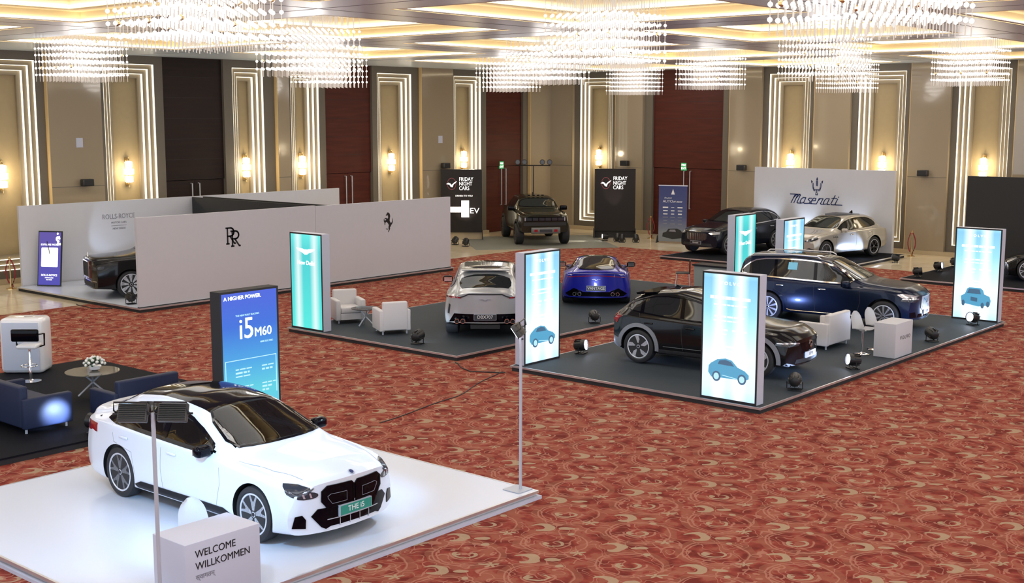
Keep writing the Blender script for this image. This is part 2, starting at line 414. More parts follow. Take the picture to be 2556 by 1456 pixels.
# ceiling with stepped coffers
xs = sorted({WX - 1, FX1} | {v for c in COFX for v in c}); ys = sorted({FY0, WY + 1} | {v for c in COFY for v in c})
b = MB()
for i in range(len(xs) - 1):
    for j in range(len(ys) - 1):
        if (xs[i], xs[i + 1]) in COFX and (ys[j], ys[j + 1]) in COFY: continue
        b.box(xs[i], xs[i + 1], ys[j], ys[j + 1], HC, HC + 0.08)
b.box(WX - 1, FX1, FY0, WY + 1, 8.3, 8.5)
ceiling = struct('ceiling', b, M_ceil, smooth=False)
b = MB()
for y in (16.3, 24.35, 32.35, 40.25): b.box(WX, FX1, y - .015, y + .015, HC - .004, HC)
for x in (-27, -19, -11, -3): b.box(x - .015, x + .015, FY0, WY, HC - .004, HC)
obj('panel_joint', b, M_inkg, ceiling, smooth=False)
def ringbox(b, x0, x1, y0, y1, t, z0, z1, mi=0):
    b.box(x0, x0 + t, y0, y1, z0, z1, mi); b.box(x1 - t, x1, y0, y1, z0, z1, mi)
    b.box(x0 + t, x1 - t, y0, y0 + t, z0, z1, mi); b.box(x0 + t, x1 - t, y1 - t, y1, z0, z1, mi)
for (x0, x1) in COFX:
    for (y0, y1) in COFY:
        b = MB(); ringbox(b, x0, x1, y0, y1, 0.03, HC + .0, 7.72, 0)
        ringbox(b, x0 + .03, x1 - .03, y0 + .03, y1 - .03, 0.6, 7.70, 7.74, 0)
        ringbox(b, x0 + .60, x1 - .60, y0 + .60, y1 - .60, 0.03, 7.74, 7.98, 0)
        b.box(x0, x1, y0, y1, 7.98, 8.02, 1)
        ringbox(b, x0 + .05, x1 - .05, y0 + .05, y1 - .05, 0.12, HC + .005, HC + .02, 1)
        c = obj('coffer', b, [M_cream, M_cofftop], ceiling, smooth=False)
        s = MB(); ringbox(s, x0 + .031, x1 - .031, y0 + .031, y1 - .031, 0.03, HC + .02, HC + .075)
        ringbox(s, x0 + .631, x1 - .631, y0 + .631, y1 - .631, 0.03, 7.72, 7.77)
        obj('light_strip', s, M_led, c, smooth=False)

# walls are built from vertical bays; frames: 'L' runs along y at x=WX, 'R' runs along x at y=WY
def bayM(side):
    # local: u along wall (reading direction from inside the room), w up, n into the room
    if side == 'L': return Matrix(((0, 0, 1, WX), (1, 0, 0, 0), (0, 1, 0, 0), (0, 0, 0, 1)))
    return Matrix(((1, 0, 0, 0), (0, 0, -1, WY), (0, 1, 0, 0), (0, 0, 0, 1)))
def bbox(b, M, u0, u1, w0, w1, n0, n1, mi=0):
    t = MB().box(u0, u1, w0, w1, n0, n1, mi).xf(M)
    if M.determinant() < 0: t.f = [f[::-1] for f in t.f]
    b.join(t)
SC = {}
def niche(side, u0, u1, full=False):
    """stepped recess with three lines of light"""
    M = bayM(side); z0, z1 = 0.42, 7.17; d = 0.165; dz = 0.16
    fr = MB(); led = MB()
    for k in range(3):
        a0, a1 = u0 + d * k, u1 - d * k; c0, c1 = z0 + dz * k, z1 - dz * k; n = -0.10 * (k + 1)
        # step ring surface at depth n
        e0, e1, g0, g1 = (a0 + d, a1 - d, c0 + dz, c1 - dz)
        bbox(fr, M, a0, e0, c0, c1, n - .1, n); bbox(fr, M, e1, a1, c0, c1, n - .1, n)
        bbox(fr, M, e0, e1, c0, g0, n - .1, n); bbox(fr, M, e0, e1, g1, c1, n - .1, n)
        # light line tucked on the return
        t = 0.018
        bbox(led, M, a0, a0 + t, c0, c1, n, n + .09); bbox(led, M, a1 - t, a1, c0, c1, n, n + .085)
        bbox(led, M, a0 + t, a1 - t, c0, c0 + t, n, n + .085); bbox(led, M, a0 + t, a1 - t, c1 - t, c1, n, n + .085)
    k = 3
    bbox(fr, M, u0 + d * 3, u1 - d * 3, z0 + dz * 3, z1 - dz * 3, -0.55, -0.40, 1)
    o = struct('niche_' + side.lower(), fr, [M_ring, M_nicheface], smooth=False)
    NI.append(o); o.name = 'trim_%d' % (len(NI)); obj('light_strip', led, M_ledw, o, smooth=False)
    return (u0 + u1) / 2
NI = []
# left wall, u = y
LN = [(17.8, 20.75), (23.2, 25.2), (28.55, 29.98), (31.3, 32.72), (35.9, 37.9), (40.55, 42.35), (8.5, 11.5), (12.9, 15.7)]
LD = [(25.55, 28.15), (33.05, 35.6), (42.7, 45.35)]
LP = [(21.05, 23.0), (30.5, 31.1), (38.35, 40.35), (45.7, 47.38), (15.9, 17.6), (2.0, 8.0)]
RN = [(-36.36, -34.47), (-26.26, -24.36), (-22.2, -20.25), (-18.15, -16.2), (-12.9, -11.0)]
RD = [(-32.2, -28.5)]
RP = [(-38.22, -36.7), (-34.2, -32.65), (-28.1, -26.55), (-24.1, -22.5), (-20.0, -18.4), (-15.95, -14.2)]
def wall(side, u0, u1, niches, doors, panels):
    M = bayM(side); b = MB()
    holes = sorted([(n[0], n[1], 0.42, 7.17) for n in niches] + [(d[0], d[1], 0.0, HC) for d in doors])
    cur = u0
    for (h0, h1, z0, z1) in holes:
        if h0 > cur: bbox(b, M, cur, h0, 0, HC + .02, -1.0, 0)
        if z0 > 0: bbox(b, M, h0, h1, 0, z0, -1.0, 0)
        if z1 < HC: bbox(b, M, h0, h1, z1, HC + .02, -1.0, 0)
        bbox(b, M, h0, h1, 0, HC, -1.0, -0.56)
        cur = h1
    if cur < u1: bbox(b, M, cur, u1, 0, HC + .02, -1.0, 0)
    w = struct('wall_' + ('left' if side == 'L' else 'right'), b, M_pier, smooth=False)
    for (p0, p1) in panels:
        q = MB(); dep = 0.16
        bbox(q, M, p0, p1, 0.16, HC, 0.0, dep, 0)
        bbox(q, M, p0 - .005, p0 + .02, 0.16, HC, 0.0, dep + .004, 1)
        bbox(q, M, p0 + .02, p1, 3.03, 3.05, dep, dep + .004, 2)
        obj('lacquer_panel', q, [M_taupe, M_gold, M_pier], w, smooth=False)
    q = MB(); cur = u0
    for (d0, d1) in sorted(doors):
        bbox(q, M, cur, d0 - .02, 0, .16, 0, .20); cur = d1 + .02
    bbox(q, M, cur, u1, 0, .16, 0, .20)
    struct('baseboard_' + ('left' if side == 'L' else 'right'), q, M_skirt, smooth=False)
    return w
wall('L', FY0, WY + 0.0, LN, LD, LP); wall('R', WX - 1.0, FX1, RN, RD, RP)
for s, L in (('L', LN), ('R', RN)):
    for (a, c) in L: niche(s, a, c)
# doors
def door(side, u0, u1, m, idx, hz=(1.25, 2.95)):
    M = bayM(side); b = MB(); g = 0.03; mid = (u0 + u1) / 2; t = 0.12
    bbox(b, M, u0, u1, 3.08, HC, -0.5, -0.12)
    o = struct('door_%d' % idx, b, m, smooth=False)
    for a, c, s in ((u0 + .02, mid - .006, 1), (mid + .006, u1 - .02, -1)):
        q = MB(); bbox(q, M, a, c, 0.01, 3.06, -0.34, -0.16); lf = obj('door_leaf', q, m, o, smooth=False)
        h = MB(); x = mid - s * 0.16
        P = [Vector((x, hz[0], -0.16)), Vector((x, hz[0], -0.07)), Vector((x, hz[1], -0.07)), Vector((x, hz[1], -0.16))]
        h.tube([M @ p for p in P], 0.022, 8); obj('door_handle', h, M_steel, lf)
    q = MB(); 
    for k in range(1, 6): bbox(q, M, u0, u1, 3.08 + k * .74, 3.09 + k * .74, -0.121, -0.115)
    obj('panel_joint', q, M_blackm, o, smooth=False)
    return o
door('L', *LD[0], M_wood[0], 1); door('L', *LD[1], M_wood[1], 2); door('L', *LD[2], M_wood[1], 3); door('R', *RD[0], M_wood[1], 4)
def exit_sign(side, u, w, n, label):
    M = bayM(side); b = MB(); bbox(b, M, u - .14, u + .14, w - .17, w + .17, n, n + .05)
    t = thing('exit_sign', label, 'sign', M @ Vector((u, w, n)), 0)
    b.xf(Matrix.Translation(-(M @ Vector((u, w, n))))); obj('sign_box', b, M_green, t, smooth=False)
    f = frame('+x' if side == 'L' else '-y', (0, 0, 0))
    if side == 'L': f.translation = Vector((.052, 0, 0))
    else: f.translation = Vector((0, -.052, 0))
    text('FIRE', .13, M_litew, f @ Matrix.Translation((0, .075, 0)), t); text('EXIT', .13, M_litew, f @ Matrix.Translation((0, -.075, 0)), t)
exit_sign('L', 43.92, 3.12, -0.16, 'green FIRE EXIT sign on red wooden door left of the corner')
exit_sign('R', -30.55, 3.14, -0.16, 'green FIRE EXIT sign on red wooden door behind the blue roll-up banner')

# sconces
def make_sconce():
    t = thing('wall_sconce', '', 'wall lamp', (0, 0, 0), 0, 'wall sconces in the lit niches')
    b = MB(); b.box(-.06, .06, -.02, .02, -.5, .48); b.lathe([(.0, .36), (.06, .38), (.02, .46), (.03, .50), (0, .53)], 12, c=(0, -.14, 0)); b.lathe([(0, -.58), (.02, -.55), (.015, -.48), (.05, -.44), (.05, -.42)], 12, c=(0, -.14, 0))
    b.box(-.02, .02, -.14, 0, -.44, -.40); obj('bracket', b, M_brass, t)
    b = MB()
    for z, r in ((.24, .13), (0, .17), (-.27, .14)):
        b.lathe([(r * .6, z - .11), (r, z - .09), (r, z + .09), (r * .6, z + .11)], 18, c=(0, -.14, 0))
    obj('glass_shade', b, M_sconce, t)
    return t
sc0 = make_sconce(); first = True
SPOS = [('L', LN[0], 'far left beside the leaning blue poster'), ('L', LN[1], 'second from the left, above the white partition'), ('L', LN[2], 'just right of the darkest brown door'),
        ('L', LN[3], 'just left of the first red wooden door'), ('L', LN[4], 'above the prancing horse emblem'), ('L', LN[5], 'above the left black banner'),
        ('R', RN[0], 'right of the room corner, above the black banner'), ('R', RN[1], 'above the trident emblem left side'), ('R', RN[2], 'above the right part of the trident backdrop'),
        ('R', RN[3], 'above the black backdrop at right')]
for side, (u0, u1), lab in SPOS:
    o = sc0 if first else copy_tree(sc0); first = False
    u = (u0 + u1) / 2; p = bayM(side) @ Vector((u if lab[:8] != 'far left' else 19.6, 3.46, -0.38))
    o.location = p; o.rotation_euler = (0, 0, PI / 2 if side == 'L' else 0); o['label'] = 'lit crystal wall sconce ' + lab
    n = Vector((1, 0, 0)) if side == 'L' else Vector((0, -1, 0))
    pointl('sconce_lamp', p + n * .62, 34, (1.0, 0.80, 0.50), .12)

# small wall speakers and thermostats
def make_speaker():
    t = thing('wall_speaker', '', 'speaker', (0, 0, 0), 0, 'small black wall speakers')
    b = MB(); b.box(-.20, .20, -.34, -.10, -.12, .12, b=.03); obj('speaker_case', b, M_black, t)
    b = MB(); b.box(-.16, .16, -.346, -.338, -.09, .09); obj('grille', b, M_blackm, t)
    b = MB(); b.tube([(0, 0, 0), (0, -.12, 0)], .03, 8); obj('bracket', b, M_black, t)
    return t
sp0 = make_speaker(); first = True
for side, u, z, lab in [('L', 22.22, 3.17, 'on the taupe panel above the leaning blue poster'), ('L', 39.6, 3.23, 'just above the left black banner'), ('R', -33.46, 3.24, 'just above the right black banner'),
                        ('R', -27.3, 3.2, 'left of the trident backdrop'), ('R', -19.27, 3.2, 'between the trident backdrop and the black backdrop')]:
    o = sp0 if first else copy_tree(sp0); first = False
    o.location = bayM(side) @ Vector((u, z, .16)); o.rotation_euler = (0, 0, PI / 2 if side == 'L' else 0); o['label'] = 'small black wall speaker ' + lab
for side, u, z, lab in [('L', 22.12, 4.5, 'small white square wall box high on the left taupe panel'), ('L', 39.49, 4.38, 'small white square wall box above the left black banner')]:
    b = MB(); bbox(b, bayM(side), u - .12, u + .12, z - .16, z + .16, .161, .19); tag(obj('wall_box', b, M_white, smooth=False), lab, 'wall box')

# chandeliers
def make_chandelier():
    t = thing('chandelier', '', 'chandelier', (0, 0, 6.3), 0, 'square crystal rod chandeliers')
    b = MB(); b.box(-.95, .95, -.95, .95, 1.5, 1.56); b.tube([(0, 0, 1.56), (0, 0, 1.68)], .06); obj('ceiling_plate', b, M_brass, t, smooth=False)
    am = MB().lathe([(0, .0), (.045, .03), (.045, .06), (0, .09)], 8).mesh('amber_crystal', M_brass)
    for i in range(5):
        for j in range(5):
            if (i + j) % 2 == 0: obj('amber_crystal', am, None, t, ((i - 2) * .38, (j - 2) * .38, .32 + .34 * ((i * 3 + j) % 3)))
    s = MB(); s.tube([(0, 0, .0), (0, 0, 1.5)], .007, 5, mi=1)
    for k in range(6):
        z = .18 + k * .175; s.lathe([(.004, z - .034), (.026, z - .02), (.034, z), (.026, z + .02), (.004, z + .034)], 8, mi=0)
    me = s.mesh('crystal_strand', [M_bead, M_rod])
    for i in range(10):
        for j in range(10):
            obj('crystal_strand', me, None, t, ((i - 4.5) * .19, (j - 4.5) * .19, 0))
    return t
ch0 = make_chandelier(); first = True
CHL = ['over the leftmost wall panel at the far left', 'large and near, top left of centre', 'left of centre, above the darkest door and first red door', 'low behind the left-centre one, before the first red door',
       'above the left black banner', 'large one in the middle of the ceiling', 'behind and left of the large middle one', 'small and far, above the right black banner',
       'above the red door on the right wall', 'right of centre, near the trident backdrop', 'small and far, directly above the trident backdrop', 'near the right edge above the black backdrop', 'nearest one, cut off by the top right edge']
for (x, y), lab in zip(CHAND, CHL):
    o = ch0 if first else copy_tree(ch0); first = False
    o.location = (x, y, 6.3); o['label'] = 'glowing square crystal rod chandelier, ' + lab

# ================================================================== platforms
def platform(name, label, x0, x1, y0, y1, mdeck, h=.12, edge=True, two=False):
    t = thing(name, label, 'platform', ((x0 + x1) / 2, (y0 + y1) / 2, 0)); cx, cy = (x0 + x1) / 2, (y0 + y1) / 2
    a, c = (x1 - x0) / 2, (y1 - y0) / 2
    b = MB(); b.box(-a + .03, a - .03, -c + .03, c - .03, 0.004, h - .03); obj('base_frame', b, M_alu if two else M_blackm, t, smooth=False)
    b = MB(); b.box(-a + .02, a - .02, -c + .02, c - .02, h - .03, h); obj('deck', b, mdeck, t, smooth=False)
    if edge:
        b = MB(); ringbox(b, -a, a, -c, c, .03, h - .035, h + .004); obj('edge_strip', b, M_alu, t, smooth=False)
    if two:
        b = MB(); ringbox(b, -a - .03, a + .03, -c - .03, c + .03, .06, .004, .05); obj('lower_edge', b, M_white, t, smooth=False)
    return t
platform('display_platform', 'white glossy display platform under the white sedan', -16.7, -10.72, 6.8, 13.08, M_deckw, two=True)
platform('display_platform', 'black lounge platform under the dark sofas and glass table', -24.3, -18.05, 7.6, 14.2, M_deckb, edge=False)
platform('display_platform', 'charcoal display platform under the silver SUV and blue coupe', -24.22, -18.38, 19.55, 32.75, M_deck)
platform('display_platform', 'charcoal display platform under the black crossover and dark blue SUV', -16.83, -10.83, 19.55, 32.22, M_deck)
platform('display_platform', 'white-topped platform inside the white partitions at left', -36.38, -29.62, 18.8, 31.4, M_deckw)
platform('display_platform', 'black display platform before the trident backdrop', -26.2, -19.3, 39.15, 45.75, M_deckb)
platform('display_platform', 'black display platform cut off by the right edge', -16.55, -8.5, 38.85, 45.6, M_deckb)
b = MB(); b.box(-36.6, -31.0, 38.0, 44.0, 0.0, 0.008); b.xf(Matrix.Translation((-33.8, 41, 0)) @ Matrix.Rotation(math.radians(-40), 4, 'Z') @ Matrix.Translation((33.8, -41, 0)))
tag(obj('floor_mat', b, mat('grey_mat', (0.20, 0.20, 0.17), .7), smooth=False), 'grey floor mat under the dark off-road pickup', 'mat')

# ================================================================== partitions
def partition(label, x0, x1, y0, y1, z0, z1, m, name='partition_wall'):
    t = thing(name, label, 'partition', ((x0 + x1) / 2, (y0 + y1) / 2, z0))
    a, c = (x1 - x0) / 2, (y1 - y0) / 2
    b = MB(); b.box(-a, a, -c, c, .02, z1 - z0); obj('panel', b, m, t, smooth=False)
    b = MB(); b.box(-a - .004, a + .004, -c - .004, c + .004, 0, .03); obj('base_rail', b, M_blackm, t, smooth=False)
    return t
PZ = .12; FEY = 31.3
rr = partition('long white partition with the double R monogram, front left', -29.8, -29.7, 18.85, 25.19, PZ, 2.62, M_panelw)
fe = partition('long white partition with the prancing horse emblem', -29.8, -29.7, 25.2, FEY, PZ, 2.60, M_panelw)
bk = partition('white back partition of the enclosed stand with thin grey lettering', -36.5, -36.4, 19.0, 32.1, 0.0, 2.62, M_panelw)
partition('black divider running between the two enclosed white stands', -36.35, -29.85, 25.3, 25.36, PZ, 2.60, M_blackm)
partition('second thin black divider right behind the first one', -36.35, -29.85, 25.75, 25.81, PZ, 2.60, M_blackm)
def on(parent, face, p):      # frame relative to a parent's location
    return frame(face, Vector(p) - parent.location)
# double R monogram
M0 = on(rr, '+x', (-29.7, 22.05, 1.87))
def letterR(x, y, w, h):
    return [[(x, y), (x, y + h)], [(x - .04, y), (x + .05, y)], [(x - .05, y + h), (x + w * .45, y + h)] + arc(x + w * .45, y + h * .74, w * .5, h * .26, 90, -90, 10) + [(x, y + h * .48)], [(x + w * .35, y + h * .48), (x + w * 1.0, y), (x + w * 1.15, y)]]
strokes(letterR(-.20, -.19, .24, .46), .048, M_ink, M0, rr, 'monogram')
strokes(letterR(-.03, -.27, .24, .44), .048, M_ink, M0, rr, 'monogram')
# prancing horse
M0 = on(fe, '+x', (-29.7, 28.3, 1.92))
horse = [(-.02, .31), (.03, .30), (.08, .26), (.10, .18), (.08, .10), (.07, .03), (.10, -.02), (.13, -.05), (.17, -.02), (.19, .04), (.20, .12), (.215, .05), (.21, -.03), (.18, -.09), (.14, -.11),
         (.12, -.16), (.08, -.19), (.09, -.24), (.05, -.30), (.02, -.35), (.0, -.33), (.03, -.27), (.04, -.22), (.0, -.235), (-.06, -.23), (-.10, -.22), (-.09, -.245), (-.02, -.26), (.02, -.21),
         (.02, -.16), (.04, -.12), (.0, -.06), (-.04, -.02), (-.09, .0), (-.13, -.04), (-.13, -.10), (-.16, -.09), (-.16, -.02), (-.19, .02), (-.19, .09), (-.17, .10), (-.16, .05), (-.12, .05), (-.08, .07), (-.10, .10), (-.15, .10), (-.15, .13), (-.08, .13),
         (-.02, .10), (.01, .14), (.0, .20), (-.03, .22), (-.08, .20), (-.10, .22), (-.06, .26), (-.04, .29)]
flat(horse, M_ink, M0, fe, 'horse_emblem')
M0 = on(bk, '+x', (-36.4, 22.45, 2.1))
text('ROLLS-ROYCE', .23, M_inkg, M0, bk, sx=.82); text('MOTOR CARS', .09, M_inkg, M0 @ Matrix.Translation((0, -.20, 0)), bk)
strokes([[(-.28, -.30), (.28, -.30)]], .012, M_inkg, M0, bk, 'rule'); text('NEW DELHI', .09, M_inkg, M0 @ Matrix.Translation((0, -.40, 0)), bk)
# trident backdrop
mz = partition('tall white backdrop with trident emblem and script lettering', -26.05, -19.95, 45.95, 46.15, 0.0, 3.3, M_panelw, 'backdrop_wall')
M0 = on(mz, '-y', (-23.2, 45.95, 2.6))
strokes([[(0, .02), (0, .30)], [(-.03, .22), (-.03, 0)], [(.03, .22), (.03, 0)], [(-.24, .20), (-.20, .06), (-.17, -.10), (-.13, -.19), (.13, -.19), (.17, -.10), (.20, .06), (.24, .20)],
         [(-.14, -.05), (-.12, -.14), (.12, -.14), (.14, -.05)], [(-.09, -.14), (-.09, -.19)], [(.09, -.14), (.09, -.19)], [(0, -.14), (0, -.27)], [(-.16, .12), (-.14, -.12)], [(.16, .12), (.14, -.12)]], .022, M_inkb, M0, mz, 'trident_emblem')
flat([(0, .37), (-.045, .25), (.045, .25)], M_inkb, M0, mz, 'trident_emblem'); flat([(-.26, .24), (-.25, .12), (-.18, .17)], M_inkb, M0, mz, 'trident_emblem'); flat([(.26, .24), (.18, .17), (.25, .12)], M_inkb, M0, mz, 'trident_emblem')
strokes([[(-.05, -.27), (.05, -.27)], [(-.05, -.33), (.05, -.33)], [(-.04, -.27), (-.04, -.36), (.04, -.36), (.04, -.27)]], .02, M_inkb, M0, mz, 'trident_emblem')
# script word drawn as pen strokes
def script(x0, y0, sc):
    sh = lambda p: (x0 + (p[0] + p[1] * .45) * sc, y0 + p[1] * sc); L = []
    def s(*pts): L.append([sh(p) for p in pts])
    s((-.9, 1.55), (1.0, 1.55)); s((.1, 1.55), (.0, 0)); s((.05, .9), (.35, 1.45), (.6, 1.45), (.55, 0)); s((.6, .9), (.9, 1.45), (1.15, 1.45), (1.1, .1), (1.25, 0), (1.9, 0))
    def bowl(x): s((x + .75, 1), (x + .2, 1), (x, .7), (x, .25), (x + .2, 0), (x + .75, .1)); s((x + .75, 1), (x + .75, .1), (x + .9, 0), (x + 1.3, 0))
    bowl(1.65); s((3.6, .95), (3.1, .95), (3.0, .7), (3.55, .35), (3.5, .05), (2.9, 0)); s((3.5, .05), (3.9, 0))
    s((3.75, .5), (4.4, .55), (4.35, .95), (3.95, 1.0), (3.75, .7), (3.75, .2), (3.95, 0), (4.8, 0)); s((4.95, 1.0), (4.9, 0)); s((4.95, .6), (5.2, .95), (5.7, .95), (5.6, .1), (5.75, 0), (6.2, 0))
    bowl(6.1); s((7.65, 1.6), (7.55, .15), (7.7, 0), (8.3, 0)); s((7.25, 1.1), (8.2, 1.1)); s((8.4, 1.0), (8.35, .1), (8.5, 0), (9.7, 0)); s((8.4, 1.3), (8.4, 1.4))
    return L
strokes(script(-1.13, -.72, .232), .036, M_inkb, M0, mz, 'script_lettering')
bd = partition('tall black backdrop at the right edge behind the dark car', -17.1, -8.0, 45.9, 46.1, 0.0, 3.2, M_blackm, 'backdrop_wall')

# ================================================================== light boxes
TEAL = [(0.0, (0.08, 0.80, 0.72)), (0.5, (0.07, 0.66, 0.66)), (0.8, (0.06, 0.60, 0.62)), (1.0, (0.12, 0.80, 0.76))]
ICE = [(0.0, (0.42, 0.66, 0.90)), (0.1, (0.62, 0.82, 1.0)), (0.35, (0.70, 0.90, 1.0)), (0.7, (0.28, 0.62, 0.86)), (0.95, (0.20, 0.48, 0.72)), (1.0, (0.30, 0.62, 0.85))]
M_teal = light_mat('teal_lightbox', TEAL, strength=1.0, bands=(-.3, .32), hi=2.4)
M_ice = light_mat('ice_lightbox', ICE, strength=1.3, bands=(-.22, .22), hi=2.4)
M_i5 = light_mat('blue_lightbox', [(0.0, (0.10, 0.50, 0.80)), (0.28, (0.11, 0.64, 0.76)), (0.5, (0.06, 0.38, 0.78)), (0.75, (0.035, 0.16, 0.70)), (1.0, (0.06, 0.12, 0.70))], strength=0.95, hi=2.4)
M_cart = mat('printed_car_blue', (0.1, 0.1, 0.1), .4, emis=(0.05, 0.33, 0.55), es=1.0)
M_cartd = mat('printed_car_dark', (0.1, 0.1, 0.1), .4, emis=(0.02, 0.10, 0.20), es=1.0)
M_cartl = mat('printed_car_light', (0.1, 0.1, 0.1), .4, emis=(0.45, 0.8, 0.95), es=1.0)
LBW, LBH, LBT = 1.2, 2.4, 0.25
def lightbox(label, x, y, face, mface, mcase=M_white, z=.125, name='lightbox_sign'):
    """x, y = centre of the lit face; lit face in the local frame is at y=0 facing -y"""
    rz = 0 if face == '-y' else PI / 2
    t = thing(name, label, 'illuminated sign', (x, y, z), rz, None)
    b = MB(); b.box(-LBW / 2, LBW / 2, .004, LBT, 0, LBH); obj('case', b, mcase, t, smooth=False)
    b = MB(); w, h = LBW / 2, LBH
    b.box(-w, -w + .035, -.006, .004, 0, h); b.box(w - .035, w, -.006, .004, 0, h); b.box(-w + .035, w - .035, -.006, .004, 0, .035); b.box(-w + .035, w - .035, -.006, .004, h - .035, h)
    obj('face_frame', b, M_blackm, t, smooth=False)
    b = MB(); b.box(-w + .035, w - .035, -.002, .004, .035, h - .035); obj('lit_face', b, mface, t, smooth=False)
    return t
LF = lambda x, z: frame('-y', (x, -.003, z))
def wings(t, z, s=1.0):
    M = LF(0, z); L = []
    for sg in (-1, 1):
        P = [(0, -.085), (.05, -.08), (.12, -.04), (.22, -.01), (.30, .02), (.37, .075), (.13, .065), (.07, .045), (0, .05)]
        P = [(p[0] * sg * s, p[1] * s) for p in P]
        flat(P if sg > 0 else P[::-1], M_lite, M, t, 'wing_emblem')
def car_print(t, x, z, s, front=False):
    M = LF(x, z)
    if not front:
        body = [(-.50, .10), (-.49, .24), (-.44, .30), (-.28, .40), (-.08, .44), (.08, .41), (.22, .28), (.40, .22), (.50, .14), (.50, .06), (.42, .02), (-.42, .0)]
        flat([(p[0] * s, p[1] * s) for p in body], M_cart, M, t, 'printed_car')
        flat([(p[0] * s, p[1] * s + 0) for p in [(-.26, .30), (-.22, .38), (-.08, .41), (.06, .38), (.14, .29)]], M_cartd, M @ Matrix.Translation((0, 0, .005)), t, 'printed_car_window')
        for wx in (-.29, .34):
            flat(arc(wx * s, .03 * s, .105 * s, .115 * s, 0, 345, 14), M_cartd, M @ Matrix.Translation((0, 0, .005)), t, 'printed_car_wheel')
            flat(arc(wx * s, .03 * s, .065 * s, .075 * s, 0, 345, 12), M_cartl, M @ Matrix.Translation((0, 0, .010)), t, 'printed_car_wheel')
        flat([(-.15 * s, .06 * s), (.22 * s, .02 * s), (.22 * s, .035 * s), (-.15 * s, .075 * s)], M_cartl, M @ Matrix.Translation((0, 0, .005)), t, 'printed_car_trim')
    else:
        body = [(-.42, .05), (-.44, .22), (-.32, .30), (-.26, .46), (-.20, .50), (.14, .50), (.22, .44), (.26, .32), (.42, .26), (.46, .14), (.44, .0), (.10, -.06), (-.30, .0)]
        flat([(p[0] * s, p[1] * s) for p in body], M_cart, M, t, 'printed_car')
        flat([(p[0] * s, p[1] * s) for p in [(-.26, .32), (-.20, .46), (.12, .46), (.16, .32)]], M_cartd, M @ Matrix.Translation((0, 0, .005)), t, 'printed_car_window')
        flat([(p[0] * s, p[1] * s) for p in [(-.14, .10), (-.14, .22), (.06, .20), (.06, .08)]], M_cartd, M @ Matrix.Translation((0, 0, .005)), t, 'printed_car_grille')
        for wx, wz in ((-.36, .02), (.22, -.02), (.38, .03)): flat(arc(wx * s, wz * s, .05 * s, .09 * s, 0, 340, 12), M_cartd, M @ Matrix.Translation((0, 0, .005)), t, 'printed_car_wheel')
def bars(t, rows, m=M_lite):
    """blurred, unreadable small print: rows of short word-like bars"""
    for z, x0, x1, h, seed in rows:
        rnd = random.Random(seed); x = x0; b = MB()
        while x < x1 - .02:
            w = min(rnd.uniform(.05, .14), x1 - x); b.box(x, x + w, -.007, -.002, z - h / 2, z + h / 2); x += w + .022
        obj('printed_lines', b, m, t, smooth=False)
def volvo_sign(label, x, y, face, frnt):
    t = lightbox(label, x, y, face, M_ice)
    text('V O L V O', .085, M_lite, LF(0, 2.2), t, sx=1.15)
    bars(t, [(1.93, -.42, .42, .055, 3), (1.80, -.34, .36, .022, 4), (1.58, -.32, .30, .028, 5), (1.50, -.34, .26, .02, 6), (1.33, -.30, -.04, .028, 7), (1.33, .06, .36, .028, 8), (1.25, -.26, -.06, .02, 9), (1.02, -.30, .30, .03, 10), (.94, -.22, .24, .02, 11)])
    car_print(t, 0, .42, .86, frnt)
    if frnt: bars(t, [(.28, -.2, .2, .02, 12), (.22, -.24, .22, .02, 14)])
    return t
volvo_sign('bright blue-white lightbox sign with car side print, nearest, at the platform corner', -11.58, 19.66, '-y', False)
volvo_sign('bright blue-white lightbox sign with car side print, behind the thin floodlight pole', -16.56, 20.3, '+x', False)
volvo_sign('bright blue-white lightbox sign with car front print, far right', -11.53, 31.93, '-y', True)
volvo_sign('narrow-looking pale blue lightbox sign behind the dark blue SUV roof', -16.58, 31.55, '+x', False)
t = lightbox('teal lightbox sign with white wings emblem beside the white armchairs', -23.57, 19.66, '-y', M_teal)
wings(t, 1.95, .95); text('New Delhi', .15, M_lite, LF(0, 1.66), t)
t = lightbox('teal lightbox sign with white wings emblem behind the nearest blue sign', -18.42, 32.05, '+x', M_teal)
wings(t, 1.85, .95); text('New Delhi', .15, M_lite, LF(0, 1.55), t)
t = lightbox('blue gradient lightbox sign reading i5 M60 behind the white sedan', -16.52, 12.55, '+x', M_i5, M_blackm)
text('A HIGHER POWER.', .09, M_lite, LF(-.52, 2.28), t, align='LEFT')
text('i5', .50, M_lite, LF(-.24, 1.74), t, align='LEFT', sx=.9, name='lettering'); text('M60', .215, M_lite, LF(.08, 1.66), t, align='LEFT', sx=.95)
text('THE NEW FULLY ELECTRIC', .04, M_cartl, LF(-.05, 1.98), t); text('100% ELECTRIC', .04, M_cartl, LF(.33, 1.49), t)
strokes([[(-.52, .6), (-.52, 1.24), (.52, 1.24), (.52, .6)]], .012, M_cartl, frame('-y', (0, -.003, 0)), t, 'printed_box')
bars(t, [(1.08, -.32, .04, .02, 21), (1.02, -.32, -.04, .03, 22), (.96, -.32, -.02, .02, 23), (.78, -.32, .06, .02, 24), (.72, -.32, .0, .03, 25), (.66, -.32, -.1, .02, 26),
         (1.08, .22, .48, .02, 27), (1.02, .22, .44, .03, 28), (.78, .22, .5, .02, 29), (.72, .22, .44, .03, 30), (.66, .22, .38, .03, 31)], M_cartl)

